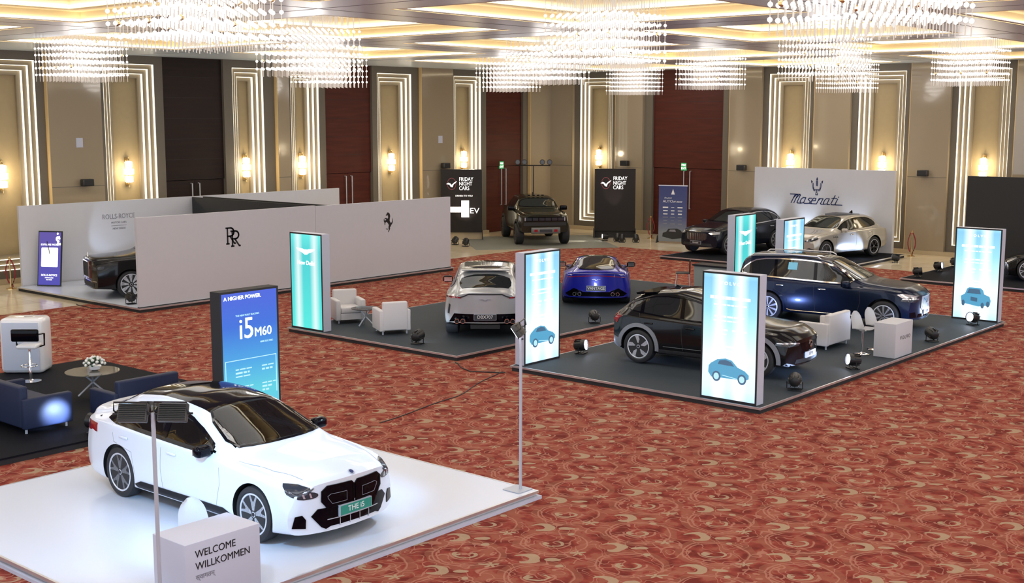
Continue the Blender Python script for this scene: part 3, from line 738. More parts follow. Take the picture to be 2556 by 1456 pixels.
# leaning purple-blue poster
t = thing('poster_stand', 'blue-violet illuminated poster leaning by the white back partition, far left', 'poster', (-35.72, 19.5, .134), math.radians(30))
M_pur = light_mat('violet_print', [(0, (0.05, 0.04, 0.42)), (.5, (0.07, 0.05, 0.40)), (1, (0.10, 0.06, 0.36))], strength=.9, hi=1.7)
Lx = Matrix.Rotation(math.radians(-8), 4, 'X')
b = MB(); b.box(-.40, .40, 0, .04, 0.0, 1.72).xf(Lx); obj('frame', b, M_black, t, smooth=False)
b = MB(); b.box(-.37, .37, -.006, 0.0, .04, 1.68).xf(Lx); obj('lit_face', b, M_pur, t, smooth=False)
LB2 = lambda x, z: Lx @ frame('-y', (x, -.007, z))
b = MB(); b.prism([(-.26, -.30), (.26, -.30), (.28, -.28), (.28, .28), (.26, .30), (-.26, .30), (-.28, .28), (-.28, -.28)], .004, LB2(0, .90)); obj('white_square', b, M_lite, t, smooth=False)
text('EXPLORE MORE', .085, M_lite, LB2(0, 1.29), t); text('ROLLS-ROYCE', .085, M_lite, LB2(0, .34), t); text('MOTOR CARS', .045, M_lite, LB2(0, .26), t); text('New Delhi', .045, M_lite, LB2(0, .20), t)
b = MB()
rr_ = random.Random(5)
for k in range(16):
    a = rr_.uniform(0, 2 * PI); r = rr_.uniform(0, .10); cx, cz = .27 + r * math.cos(a) * .8, 1.52 + r * math.sin(a) * 1.3 - (0 if k < 12 else .2)
    b.prism(arc(cx, cz, .03, .035, 0, 330, 8), .003, LB2(0, 0))
obj('white_blossom', b, M_lite, t, smooth=False)
b = MB(); b.tube([(0, .02, 1.4), (0, .42, .02)], .012); obj('back_leg', b, M_black, t)

# friday-night banners
def banner(label, x, y, extra):
    t = thing('display_banner', label, 'banner', (x, y, 0), math.radians(40.6), None)
    b = MB(); b.box(-.90, .90, 0, .34, .32, 3.08); obj('banner_body', b, mat('banner_print', (0.016, 0.012, 0.010), .42, spec=.3), t, smooth=False)
    b = MB(); b.box(-.90, .90, .15, .19, 0, .33); obj('stand_panel', b, M_skirt if extra else M_blackm, t, smooth=False)
    for s in (-1, 1):
        b = MB(); b.prism([(-.25, 0), (.45, 0), (.34, .42), (.0, .42)], .03, Matrix(((0, 0, 1, s * .92 - .015), (1, 0, 0, 0), (0, 1, 0, 0), (0, 0, 0, 1)))); obj('foot', b, M_blackm, t, smooth=False)
    M = lambda x, z: frame('-y', (x, -.001, z))
    strokes([arc(-.42, 2.45, .19, .25, 0, 360, 24)], .02, mat('ring_print', (0.35, 0.08, 0.10), .5), M(0, 0), t, 'ring_emblem')
    bird = [(-.66, 2.44), (-.56, 2.50), (-.47, 2.46), (-.42, 2.40), (-.32, 2.50), (-.18, 2.58), (-.24, 2.50), (-.34, 2.42), (-.38, 2.30), (-.46, 2.32), (-.52, 2.42), (-.58, 2.43)]
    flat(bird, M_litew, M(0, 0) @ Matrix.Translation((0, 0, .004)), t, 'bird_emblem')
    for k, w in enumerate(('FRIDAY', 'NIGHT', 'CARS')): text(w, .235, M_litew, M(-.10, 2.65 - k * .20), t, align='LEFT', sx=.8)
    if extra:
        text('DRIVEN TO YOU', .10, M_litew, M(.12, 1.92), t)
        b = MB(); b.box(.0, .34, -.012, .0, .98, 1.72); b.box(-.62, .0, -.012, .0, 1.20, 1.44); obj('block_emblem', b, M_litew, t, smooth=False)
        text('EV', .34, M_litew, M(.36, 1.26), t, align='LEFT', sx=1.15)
    return t
banner('wide black banner left of the dark off-road pickup, reading EV in white', -37.05, 39.75, True)
banner('black banner with bird emblem right of the dark off-road pickup', -32.35, 44.75, False)
# roll-up banner
t = thing('rollup_banner', 'blue and white roll-up banner with rows of small logos before the red door', 'banner', (-29.2, 44.6, 0), math.radians(18))
Mru = light_mat('rollup_print', [(0, (0.25, 0.23, 0.19)), (.18, (0.30, 0.29, 0.28)), (.45, (0.08, 0.10, 0.25)), (1, (0.015, 0.03, 0.20))], strength=.35, hi=2.5)  # no backlight here: the print's brightness is put in as a faint glow
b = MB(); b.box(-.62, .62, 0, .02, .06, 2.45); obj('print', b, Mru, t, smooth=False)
b = MB(); b.box(-.64, .64, -.02, .04, 2.44, 2.48); obj('top_rail', b, M_alu, t, smooth=False)
for s in (-1, 1):
    b = MB(); b.prism([(-.2, 0), (.2, 0), (.05, .3), (-.02, .3)], .03, Matrix(((0, 0, 1, s * .66 - .015), (1, 0, 0, 0), (0, 1, 0, 0), (0, 0, 0, 1)))); obj('foot', b, M_blackm, t, smooth=False)
LB3 = lambda x, z: frame('-y', (x, -.002, z))
flat([(-.08, 2.08), (.08, 2.08), (.04, 2.2), (0, 2.32), (-.04, 2.2)], M_inkw, LB3(0, 0), t, 'tower_emblem')
text('the great', .09, M_inkw, LB3(-.22, 1.93), t, shear=.3); text('AUTO', .16, M_inkw, LB3(-.22, 1.78), t); text('at-ease', .14, M_inkw, LB3(.2, 1.78), t, shear=.4)
rl = random.Random(2)
for r in range(6):
    for c in range(3):
        w = rl.uniform(.06, .12); h = .035 if r % 2 else rl.uniform(.02, .06); x = (c - 1) * .32; z = 1.52 - r * .14
        flat([(x - w, z - h / 2), (x + w, z - h / 2), (x + w, z + h / 2), (x - w, z + h / 2)], M_inkw if r < 3 else M_inkg, LB3(0, 0), t, 'small_logo')
flat([(-.44, .26), (-.42, .42), (-.26, .48), (-.18, .60), (.2, .62), (.36, .56), (.46, .42), (.46, .22), (.0, .16)], M_blackm, LB3(0, 0), t, 'printed_car')
flat([(-.16, .49), (-.1, .57), (.12, .58), (.16, .48)], M_inkg, LB3(0, 0) @ Matrix.Translation((0, 0, .004)), t, 'printed_car_window')

# ================================================================== furniture
def armchair(label, x, y, rz, m=M_leather, w=.78, name='armchair', cat='armchair', group=None, legs=True, d=.76):
    """tub chair facing local -y; origin at floor centre"""
    t = thing(name, label, cat, (x, y, .124), rz, group); hw, hd = w / 2, d / 2; a = .13
    b = MB(); b.box(-hw + a, hw - a, -hd + .01, hd - .14, .10, .26); obj('base', b, m, t)
    b = MB(); b.box(-hw + a + .004, hw - a - .004, -hd, hd - .15, .262, .42, b=.035); obj('seat', b, m, t)
    b = MB(); b.box(-hw + a * .6, hw - a * .6, hd - .15, hd, .10, .80, b=.035); obj('backrest', b, m, t)
    for s in (-1, 1):
        b = MB(); x0, x1 = sorted((s * hw, s * (hw - a))); b.box(x0, x1, -hd, hd - .02, .08, .60, b=.03); obj('armrest', b, m, t)
    for sx in (-1, 1):
        for sy in (-1, 1):
            b = MB(); b.lathe([(.022, 0), (.022, .09)], 10, c=(sx * (hw - .09), sy * (hd - .09), 0)); obj('leg', b, M_steel, t)
    return t
armchair('white leather armchair with its back to the camera, near the wings sign', -21.7, 20.75, math.radians(-85), group='white armchairs by the glass table').rotation_euler[2] = math.radians(-118)
armchair('white leather armchair half hidden behind the teal wings sign', -23.75, 21.15, math.radians(62), group='white armchairs by the glass table')
armchair('white two-seat sofa with its back to the camera between the black and blue cars', -12.85, 26.1, math.radians(-90), M_leather, 1.2, 'sofa', 'sofa')
armchair('dark blue-lit leather sofa cut off by the left edge', -19.95, 10.3, PI, M_navy, 1.7, 'sofa', 'sofa', d=.9)
armchair('black leather sofa behind the tail of the white sedan', -18.72, 11.75, math.radians(-90), M_navy, 1.35, 'sofa', 'sofa', d=.82)

def round_table(label, x, y, r, h, mtop, flower=False):
    t = thing('glass_table', label, 'table', (x, y, .124))
    b = MB(); b.lathe([(0, h - .012), (r, h - .012), (r, h), (0, h)], 36); obj('tabletop', b, mtop, t)
    for k in range(3):
        a = k * 2 * PI / 3 + .5
        b = MB(); b.tube([(r * .62 * math.cos(a), r * .62 * math.sin(a), 0.02), (-r * .55 * math.cos(a), -r * .55 * math.sin(a), h - .014)], .017, 8); obj('leg', b, M_steel, t)
    return t
round_table('round glass coffee table with crossed chrome legs between the white armchairs', -22.85, 20.95, .36, .46, M_tabglass)
round_table('round glass table with a white flower bowl on the black lounge platform', -21.0, 12.25, .50, .46, mat('smoked_glass', (0.16, 0.15, 0.12), .06, coat=.5))
t = thing('flower_arrangement', 'round bunch of white flowers on the lounge glass table', 'flowers', (-21.0, 12.3, .586))
b = MB(); b.lathe([(.05, 0), (.10, .03), (.11, .09), (.09, .10)], 16); obj('bowl', b, M_whiteg, t)
b = MB(); rr_ = random.Random(3)
for k in range(90):
    a = rr_.uniform(0, 2 * PI); e = rr_.uniform(0, 1.4); c = Vector((math.cos(a) * math.cos(e) * .17, math.sin(a) * math.cos(e) * .17, .10 + math.sin(e) * .13))
    n = c.normalized(); s1 = n.cross(Vector((.3, .2, 1))).normalized() * .03; s2 = n.cross(s1).normalized() * .03
    b.add([c - s1, c - s2 * .5, c + s1, c + s2 * .5 + n * .03], [(0, 1, 2, 3)])
obj('foliage', b, M_leaf, t, smooth=False)
for k in range(26):
    a = k * 2.4; e = math.asin(min(1, (k + .5) / 26)); c = Vector((math.cos(a) * math.cos(e) * .19, math.sin(a) * math.cos(e) * .19, .11 + math.sin(e) * .15))
    b = MB(); bm = bmesh.new(); bmesh.ops.create_icosphere(bm, subdivisions=2, radius=.029)
    for v in bm.verts: v.co *= 1 + .12 * math.sin(v.co.x * 300 + k) * math.sin(v.co.y * 260)
    b.bm(bm); b.xf(Matrix.Translation(c)); obj('flower', b, M_flower, t)

# white rounded pod counter on lounge
t = thing('pod_counter', 'white rounded counter at the left edge, behind the black bar stool', 'counter', (-24.0, 12.5, .124), math.radians(42))
b = MB(); b.box(-.44, .44, -.22, .40, 0, 1.14, b=.10); obj('shell', b, M_whiteg, t)
b = MB(); b.box(-.37, .37, -.235, -.222, .07, 1.06, b=.006); obj('recessed_face', b, mat('pale_face', (0.55, 0.60, 0.72), .4), t)
b = MB(); b.box(.0, .16, .05, .10, 1.141, 1.145); obj('slot', b, M_inkg, t, smooth=False)
# bar stool
t = thing('bar_stool', 'black and chrome bar stool with armrests in front of the white rounded counter', 'stool', (-23.02, 12.08, .124), math.radians(42 + 180))
b = MB(); b.lathe([(0, 0), (.20, 0), (.20, .012), (.05, .03), (.03, .05), (.03, .42), (.02, .44), (.02, .70), (0, .70)], 24); obj('pedestal', b, M_chrome, t)
b = MB(); b.tube([(.02 + .16 * math.cos(a * PI / 8), .16 * math.sin(a * PI / 8), .32) for a in range(17)], .009, 6); obj('footrest', b, M_chrome, t)
b = MB(); b.box(-.20, .20, -.19, .19, .68, .76, b=.035); obj('seat', b, M_whiteg, t)
b = MB(); b.box(-.27, .27, .17, .24, .84, 1.09, b=.035); obj('backrest', b, M_gloss, t)
for s in (-1, 1):
    b = MB(); b.tube([(s * .22, .20, .98), (s * .29, .10, .98), (s * .29, -.05, .96), (s * .27, -.08, .72), (s * .15, 0, .69)], .018, 8); obj('armrest', b, M_gloss, t)

# welcome desk
t = thing('welcome_desk', 'white desk reading WELCOME WILLKOMMEN at the bottom of the picture', 'desk', (-11.08, 7.75, .124))
b = MB(); b.box(-.30, .30, -.49, .49, 0, .745, b=.006); obj('desk_body', b, M_white, t)
T1 = frame('+x', (.301, -.37, 0))
text('WELCOME', .115, M_ink, T1 @ Matrix.Translation((0, .61, 0)), t, align='LEFT', sx=.95, ext=.002); text('WILLKOMMEN', .115, M_ink, T1 @ Matrix.Translation((0, .475, 0)), t, align='LEFT', sx=.95, ext=.002)
text('\u0938\u094d\u0935\u093e\u0917\u0924\u092e\u094d', .075, M_inkg, T1 @ Matrix.Translation((0, .355, 0)), t, align='LEFT', ext=.002)
# shell chairs / stools
def shell_stool(label, x, y, rz, h=.62, group=None):
    t = thing('shell_stool', label, 'stool', (x, y, .124), rz, group)
    bm = bmesh.new(); nu, nv = 12, 14; vv = []
    for j in range(nv + 1):
        s = j / nv; row = []
        for i in range(nu + 1):
            u = (i / nu - .5) * 2
            if s < .5: q = s / .5; y = -.20 + q * .36; z = h + .02 * (1 - q) ** 2 + .05 * abs(u) ** 2.2; w = .20 + .02 * math.sin(q * PI)
            else: q = (s - .5) / .5; y = .16 + .07 * q + .04 * math.sin(q * PI / 2) - .03 * abs(u) ** 2; z = h + .03 * (1 - q) * abs(u) ** 2 + q * .40; w = (.205 - .055 * q) * math.sqrt(max(.12, 1 - max(0, q - .55) ** 2 * 4.4))
            row.append(bm.verts.new((u * w, y, z)))
        vv.append(row)
    for j in range(nv):
        for i in range(nu): bm.faces.new((vv[j][i], vv[j][i + 1], vv[j + 1][i + 1], vv[j + 1][i]))
    bmesh.ops.solidify(bm, geom=bm.faces[:], thickness=.018)
    b = MB(); b.bm(bm); obj('shell_seat', b, M_whiteg, t)
    b = MB(); b.lathe([(0, 0), (.19, 0), (.19, .01), (.04, .035), (.022, .05), (.022, h - .02), (.08, h - .015), (0, h - .012)], 24); obj('pedestal', b, M_chrome, t)
    return t
shell_stool('white shell bar stool behind the white lettered counter, left one', -11.72, 25.66, math.radians(75), .54, group='white shell stools')
shell_stool('white shell bar stool behind the white lettered counter, right one', -11.72, 26.36, math.radians(75), .54, group='white shell stools')
t = shell_stool('white shell chair behind the welcome desk', -11.68, 8.08, math.radians(80), .43)
# white lettered counter
t = thing('reception_counter', 'white box counter with spaced black lettering beside the shell stools', 'counter', (-11.17, 26.03, .124))
b = MB(); b.box(-.25, .25, -.45, .45, 0, .76, b=.006); obj('counter_body', b, M_panelw, t)
text('V O L V O', .12, M_ink, frame('+x', (.251, .06, .42)), t, sx=1.0, ext=.002)
# folding desk and plastic chair behind the coupe
t = thing('plastic_chair', 'black plastic chair with thin metal legs behind the nearest blue sign', 'chair', (-20.75, 32.35, .124), math.radians(-60))
b = MB(); b.box(-.22, .22, -.22, .22, .43, .46, b=.012); obj('seat', b, M_black, t)
b = MB(); b.box(-.22, .22, .19, .22, .50, .84, b=.012); b.box(-.20, -.17, .19, .215, .44, .52); b.box(.17, .20, .19, .215, .44, .52); obj('backrest', b, M_black, t)
for sx in (-1, 1):
    for sy in (-1, 1):
        b = MB(); b.tube([(sx * .19, sy * .19, .43), (sx * .23, sy * .23, 0.002)], .011, 6); obj('leg', b, M_alu, t)
t = thing('side_desk', 'black-topped side desk beside the black plastic chair', 'desk', (-19.6, 32.3, .124))
b = MB(); b.box(-.62, .62, -.28, .28, .74, .79); obj('desktop', b, M_black, t, smooth=False)
b = MB(); b.box(-.58, .58, -.24, .24, .0, .74); obj('desk_body', b, mat('grey_curtain', (0.30, 0.34, 0.33), .6), t, smooth=False)

# ================================================================== lamps and stands
def parcan(label, x, y, rz, pitch, lit, z=.124, group='floor spotlights', lens=None):
    t = thing('par_spotlight', label, 'spotlight', (x, y, z), rz, group)
    b = MB(); b.tube([(-.15, 0, .16), (-.15, 0, .03), (-.13, 0, .012), (.13, 0, .012), (.15, 0, .03), (.15, 0, .16)], .010, 6); b.box(-.13, .13, -.10, -.06, 0.0, .02); b.box(-.13, .13, .06, .10, 0.0, .02); obj('yoke', b, M_black, t)
    R = Matrix.Translation((0, 0, .19)) @ Matrix.Rotation(math.radians(pitch), 4, 'X')
    b = MB(); b.lathe([(.05, .17), (.09, .15), (.115, .08), (.125, -.10), (.13, -.13), (.115, -.13), (.11, -.09), (.0, -.085)], 20, 'y')
    for k in range(10):
        a = 2 * PI * k / 10; b.box(-.004, .004, -.02, .14, .105, .135); 
        q = MB().box(-.004, .004, -.02, .13, .10, .135).xf(Matrix.Rotation(a, 4, 'Y')); b.join(q)
    b.xf(R); body = obj('housing', b, M_black, t)
    b = MB(); b.lathe([(.0, -.10), (.108, -.10), (.108, -.092), (0, -.092)], 20, 'y').xf(R); obj('lens', b, lens or (M_lens if lit else M_lenso), body)
    return t
def aim(x, y, tx, ty): return math.atan2(ty - y, tx - x) + PI / 2
def par(label, x, y, tx, ty, tz, lit, power, z=.124, color=COOL, ang=50, lens=None):
    rz = aim(x, y, tx, ty); d = math.hypot(tx - x, ty - y); p = -math.degrees(math.atan2(tz - .2 - z, d))
    parcan(label, x, y, rz, p, lit, z, lens=lens)
    if power:
        dx, dy = (tx - x) / d, (ty - y) / d
        spot('par_beam', (x + dx * .2, y + dy * .2, z + .24 + math.sin(math.radians(-p)) * .1), (tx, ty, tz), power, color, ang, .5, .06)
PB = (0.45, 0.62, 1.0)
par('added floor spotlight, unseen behind the black crossover, to light the dark blue SUV flank', -15.2, 25.6, -15.0, 28.4, .6, True, 170, color=(.25, .4, 1.0), ang=60)  # unseen lamp, added for the blue light on the SUV flank
par('black floor spotlight behind the white armchair, aimed at the silver SUV', -20.1, 20.05, -20.9, 22.6, .7, True, 60)
par('black floor spotlight with lit violet lens beside the sign behind the thin pole', -16.5, 21.6, -15.2, 21.9, .5, True, 120, color=PB)
par('black floor spotlight between the blue coupe and the black crossover', -18.75, 25.1, -22.4, 28.5, .6, True, 30)
par('black floor spotlight in front of the white lettered counter', -11.15, 24.0, -12.0, 22.9, .5, True, 90, color=PB)
par('black floor spotlight on the platform edge right of the lettered counter', -11.15, 28.2, -12.0, 28.9, .5, True, 50, color=PB)
par('black floor spotlight at the foot of the far right car-front sign', -11.3, 31.2, -12.0, 29.3, .6, True, 120, color=PB)
par('black floor spotlight right of the nearest blue sign', -11.1, 21.35, -11.7, 22.6, .4, True, 80, color=PB)
par('lit floor spotlight on the marble right of the pearl SUV', -18.9, 43.9, -21.0, 42.8, .7, True, 260, z=0.0, color=PB)
par('lit violet floor spotlight, rear one of the three on the black platform', -16.35, 43.1, -14.0, 42.2, .6, True, 60, color=PB)
par('lit violet floor spotlight, middle one of the three on the black platform', -16.3, 41.5, -14.0, 41.6, .6, True, 50, color=PB)
par('unlit floor spotlight, front one of the three on the black platform', -16.2, 39.5, -14.0, 40.6, .6, False, 0)
par('black floor spotlight by the nose of the black limousine, lighting the white wall', -35.2, 20.6, -36.4, 22.4, 2.0, True, 60)
par('black floor spotlight at the front wheel of the black limousine', -30.6, 19.15, -33.0, 19.8, .5, False, 0)
par('unlit small floor spotlight under the EV banner, left of the pair', -35.7, 37.9, -37.0, 41.0, 1.5, False, 0, z=0)
par('unlit small floor spotlight under the EV banner, right of the pair', -34.9, 37.7, -37.0, 41.0, 1.5, False, 0, z=0)
par('glowing floor spotlight below the right black banner', -31.9, 43.4, -33.4, 41.6, .3, True, 260, z=.009, color=(1, .9, .75), lens=M_lensw)
par('unlit floor spotlight below the right black banner, left of three', -31.35, 43.55, -32.2, 45.0, 1.2, False, 0, z=0)
par('unlit floor spotlight below the right black banner, middle of three', -30.95, 43.35, -32.0, 45.0, 1.2, False, 0, z=0)
par('unlit floor spotlight below the right black banner, right of three', -30.5, 43.75, -31.8, 45.2, 1.2, False, 0, z=0)
par('low black floor spotlight behind the tail of the white sedan, lighting the dark sofa', -18.4, 10.75, -19.25, 10.4, .40, True, 170, color=PB)
spot('banner_wash', (-31.2, 43.9, .3), (-32.3, 44.6, 1.9), 110, (1, .82, .75), 26)
spot('banner_wash', (-36.0, 38.8, .3), (-36.9, 39.9, 1.6), 70, (1, .82, .75), 45)
for x in (-25.3, -23.6, -21.5): spot('backdrop_wash', (x, 45.6, .3), (x + .05, 45.95, 2.2), 150, (0.70, .83, 1.0), 60, .9)

def flood_head(t, x, y, z, rz, tilt):
    R = Matrix.Translation((x, y, z)) @ Matrix.Rotation(rz, 4, 'Z') @ Matrix.Rotation(math.radians(tilt), 4, 'X')
    R = R @ Matrix.Scale(.82, 4)
    b = MB(); b.box(-.19, .19, -.05, .03, -.12, .12, b=.012)
    for k in range(9): b.box(-.17, .17, .03, .06, -.10 + k * .024, -.094 + k * .024)
    h = obj('flood_housing', b.xf(R), mat('grey_housing', (0.055, 0.055, 0.05), .45), t)
    b = MB(); b.box(-.17, .17, -.056, -.05, -.10, .10).xf(R); obj('flood_lens', b, M_lens, h)
    b = MB(); b.tube([R @ Vector(p) for p in [(-.21, 0, 0), (-.21, .10, .0), (-.21, .14, .1), (.21, .14, .1), (.21, .10, .0), (.21, 0, 0)]], .009, 6); obj('bracket', b, M_black, h)
def light_stand(label, x, y, top, heads):
    t = thing('floodlight_stand', label, 'light stand', (x, y, .124), 0)
    b = MB(); b.tube([(0, 0, .004), (0, 0, top - .12)], .022, 12); obj('pole', b, M_steel, t)
    b = MB(); b.prism([(-.18, -.18), (.12, -.18), (.12, .12), (-.18, .12)], .010); obj('base_plate', b, M_steel, t, smooth=False)
    b = MB(); b.tube([(-.30 if len(heads) > 1 else -.04, -.28 if len(heads) > 1 else 0, top - .13), (.30 if len(heads) > 1 else .04, .28 if len(heads) > 1 else 0, top - .13)], .012, 8); obj('crossbar', b, M_black, t)
    for h in heads: flood_head(t, *h)
    return t
light_stand('thin silver floodlight stand at the right corner of the white platform', -10.95, 12.95, 2.30, [(-.02, -.02, 2.30, math.radians(-62), 35)])
light_stand('thin silver floodlight stand with two lamp heads in front of the white sedan', -10.95, 7.05, 2.32, [(-.15, -.14, 2.20, math.radians(218), 28), (.15, .14, 2.20, math.radians(218), 28)])
# T-bar lamp stand behind the pickup
t = thing('lamp_stand', 'tall T-shaped stand with four round lamps behind the dark pickup', 'light stand', (-37.25, 44.95, 0), math.radians(40.6))
b = MB(); b.tube([(0, 0, .02), (0, 0, 3.1)], .025, 8); obj('pole', b, M_black, t)
for k in range(3):
    a = k * 2 * PI / 3; b = MB(); b.tube([(0, 0, .6), (.5 * math.cos(a), .5 * math.sin(a), 0.012)], .012, 6); obj('leg', b, M_black, t)
b = MB(); b.tube([(-.80, 0, 3.1), (.80, 0, 3.1)], .022, 8); obj('crossbar', b, M_black, t)
for x in (-.74, -.42, .42, .76):
    b = MB(); b.lathe([(.05, .12), (.10, .08), (.125, -.06), (.125, -.09), (.0, -.08)], 16, 'y', c=(x, 0, 3.26)); b.tube([(x, 0, 3.1), (x, 0, 3.18)], .02, 6); o = obj('lamp_head', b, M_blackm, t)
    b = MB(); b.lathe([(0, -.088), (.10, -.088), (.10, -.082), (0, -.082)], 16, 'y', c=(x, 0, 3.26)); obj('lens', b, M_lenso, o)
# stanchions with red rope
def stanchion(label, x, y, rz, n=1, h=1.0):
    t = thing('rope_stanchion', label, 'stanchion', (x, y, 0), rz, 'rope stanchions')
    b = MB(); b.lathe([(0, .0), (.15, 0), (.15, .02), (.03, .05), (.022, .06), (.022, h - .1), (.04, h - .08), (.04, h - .05), (.025, h - .04), (.04, h), (0, h + .02)], 18); obj('post', b, M_brass, t)
    b = MB(); b.tube([(.03, 0, h - .08)] + [(.05 + .11 * math.sin(k / 8 * PI), .0, h - .1 - k * .095) for k in range(9)] + [(.05, .03, .06)], .022, 8); obj('rope', b, M_rope, t)
    b = MB(); b.tube([(-.03, 0, h - .08)] + [(-.05 - .09 * math.sin(k / 8 * PI), .0, h - .1 - k * .09) for k in range(9)], .022, 8); obj('rope', b, M_rope, t)
    return t
stanchion('brass post with hanging red ropes at the far left, nearest the leaning poster', -36.95, 18.9, 0.7)
stanchion('brass post with red rope at the far left, behind the first post', -37.3, 18.5, 0.7)
stanchion('brass post with red rope right of the right black banner', -31.0, 45.6, 0.7)
stanchion('brass post with red rope right of the trident backdrop', -19.3, 46.3, 0.7)
# cables on the carpet
def cable(label, pts, r=.012):
    P = []
    for a, c in zip(pts[:-1], pts[1:]):
        for k in range(8):
            f = k / 8; P.append((a[0] + (c[0] - a[0]) * f + .03 * math.sin(f * 6.3 + a[0]), a[1] + (c[1] - a[1]) * f + .03 * math.cos(f * 5 + a[1]) * (0 < k), .004 + r))
    P.append((pts[-1][0], pts[-1][1], .004 + r))
    b = MB(); b.tube(P, r, 6); tag(obj('floor_cable', b, M_black), label, 'cable')
cable('black cable across the carpet between the two charcoal platforms', [(-18.3, 19.4), (-17.4, 18.9), (-16.75, 19.3)])
cable('long thin black cable running over the carpet toward the white sedan', [(-16.9, 19.35), (-16.0, 17.0), (-15.6, 14.6)], .009)
cable('short black cable at the foot of the enclosed white stand', [(-30.9, 18.72), (-31.4, 18.35), (-32.4, 18.5)])

# ================================================================== cars
def lin(tab, x):
    if x >= tab[0][0]: return tab[0][1]
    if x <= tab[-1][0]: return tab[-1][1]
    for (a, va), (b, vb) in zip(tab[:-1], tab[1:]):
        if x <= a and x >= b: return va + (vb - va) * (a - x) / (a - b)
def smv(tab, x, r=.10):
    s = 0; w = 0
    for k in range(-5, 6):
        g = 1 - abs(k) / 6; s += g * lin(tab, x + r * k / 5); w += g
    return s / w
def chaikin(P, it=2, closed=False):
    for _ in range(it):
        Q = [] if closed else [P[0]]
        n = len(P)
        for i in range(n if closed else n - 1):
            a, b = P[i], P[(i + 1) % n]
            q1 = (a[0] * .75 + b[0] * .25, a[1] * .75 + b[1] * .25); q2 = (a[0] * .25 + b[0] * .75, a[1] * .25 + b[1] * .75)
            if closed: Q += [q1, q2]
            else:
                if i > 0: Q.append(q1)
                if i < n - 2: Q.append(q2)
        if not closed: Q.append(P[-1])
        P = Q
    return P
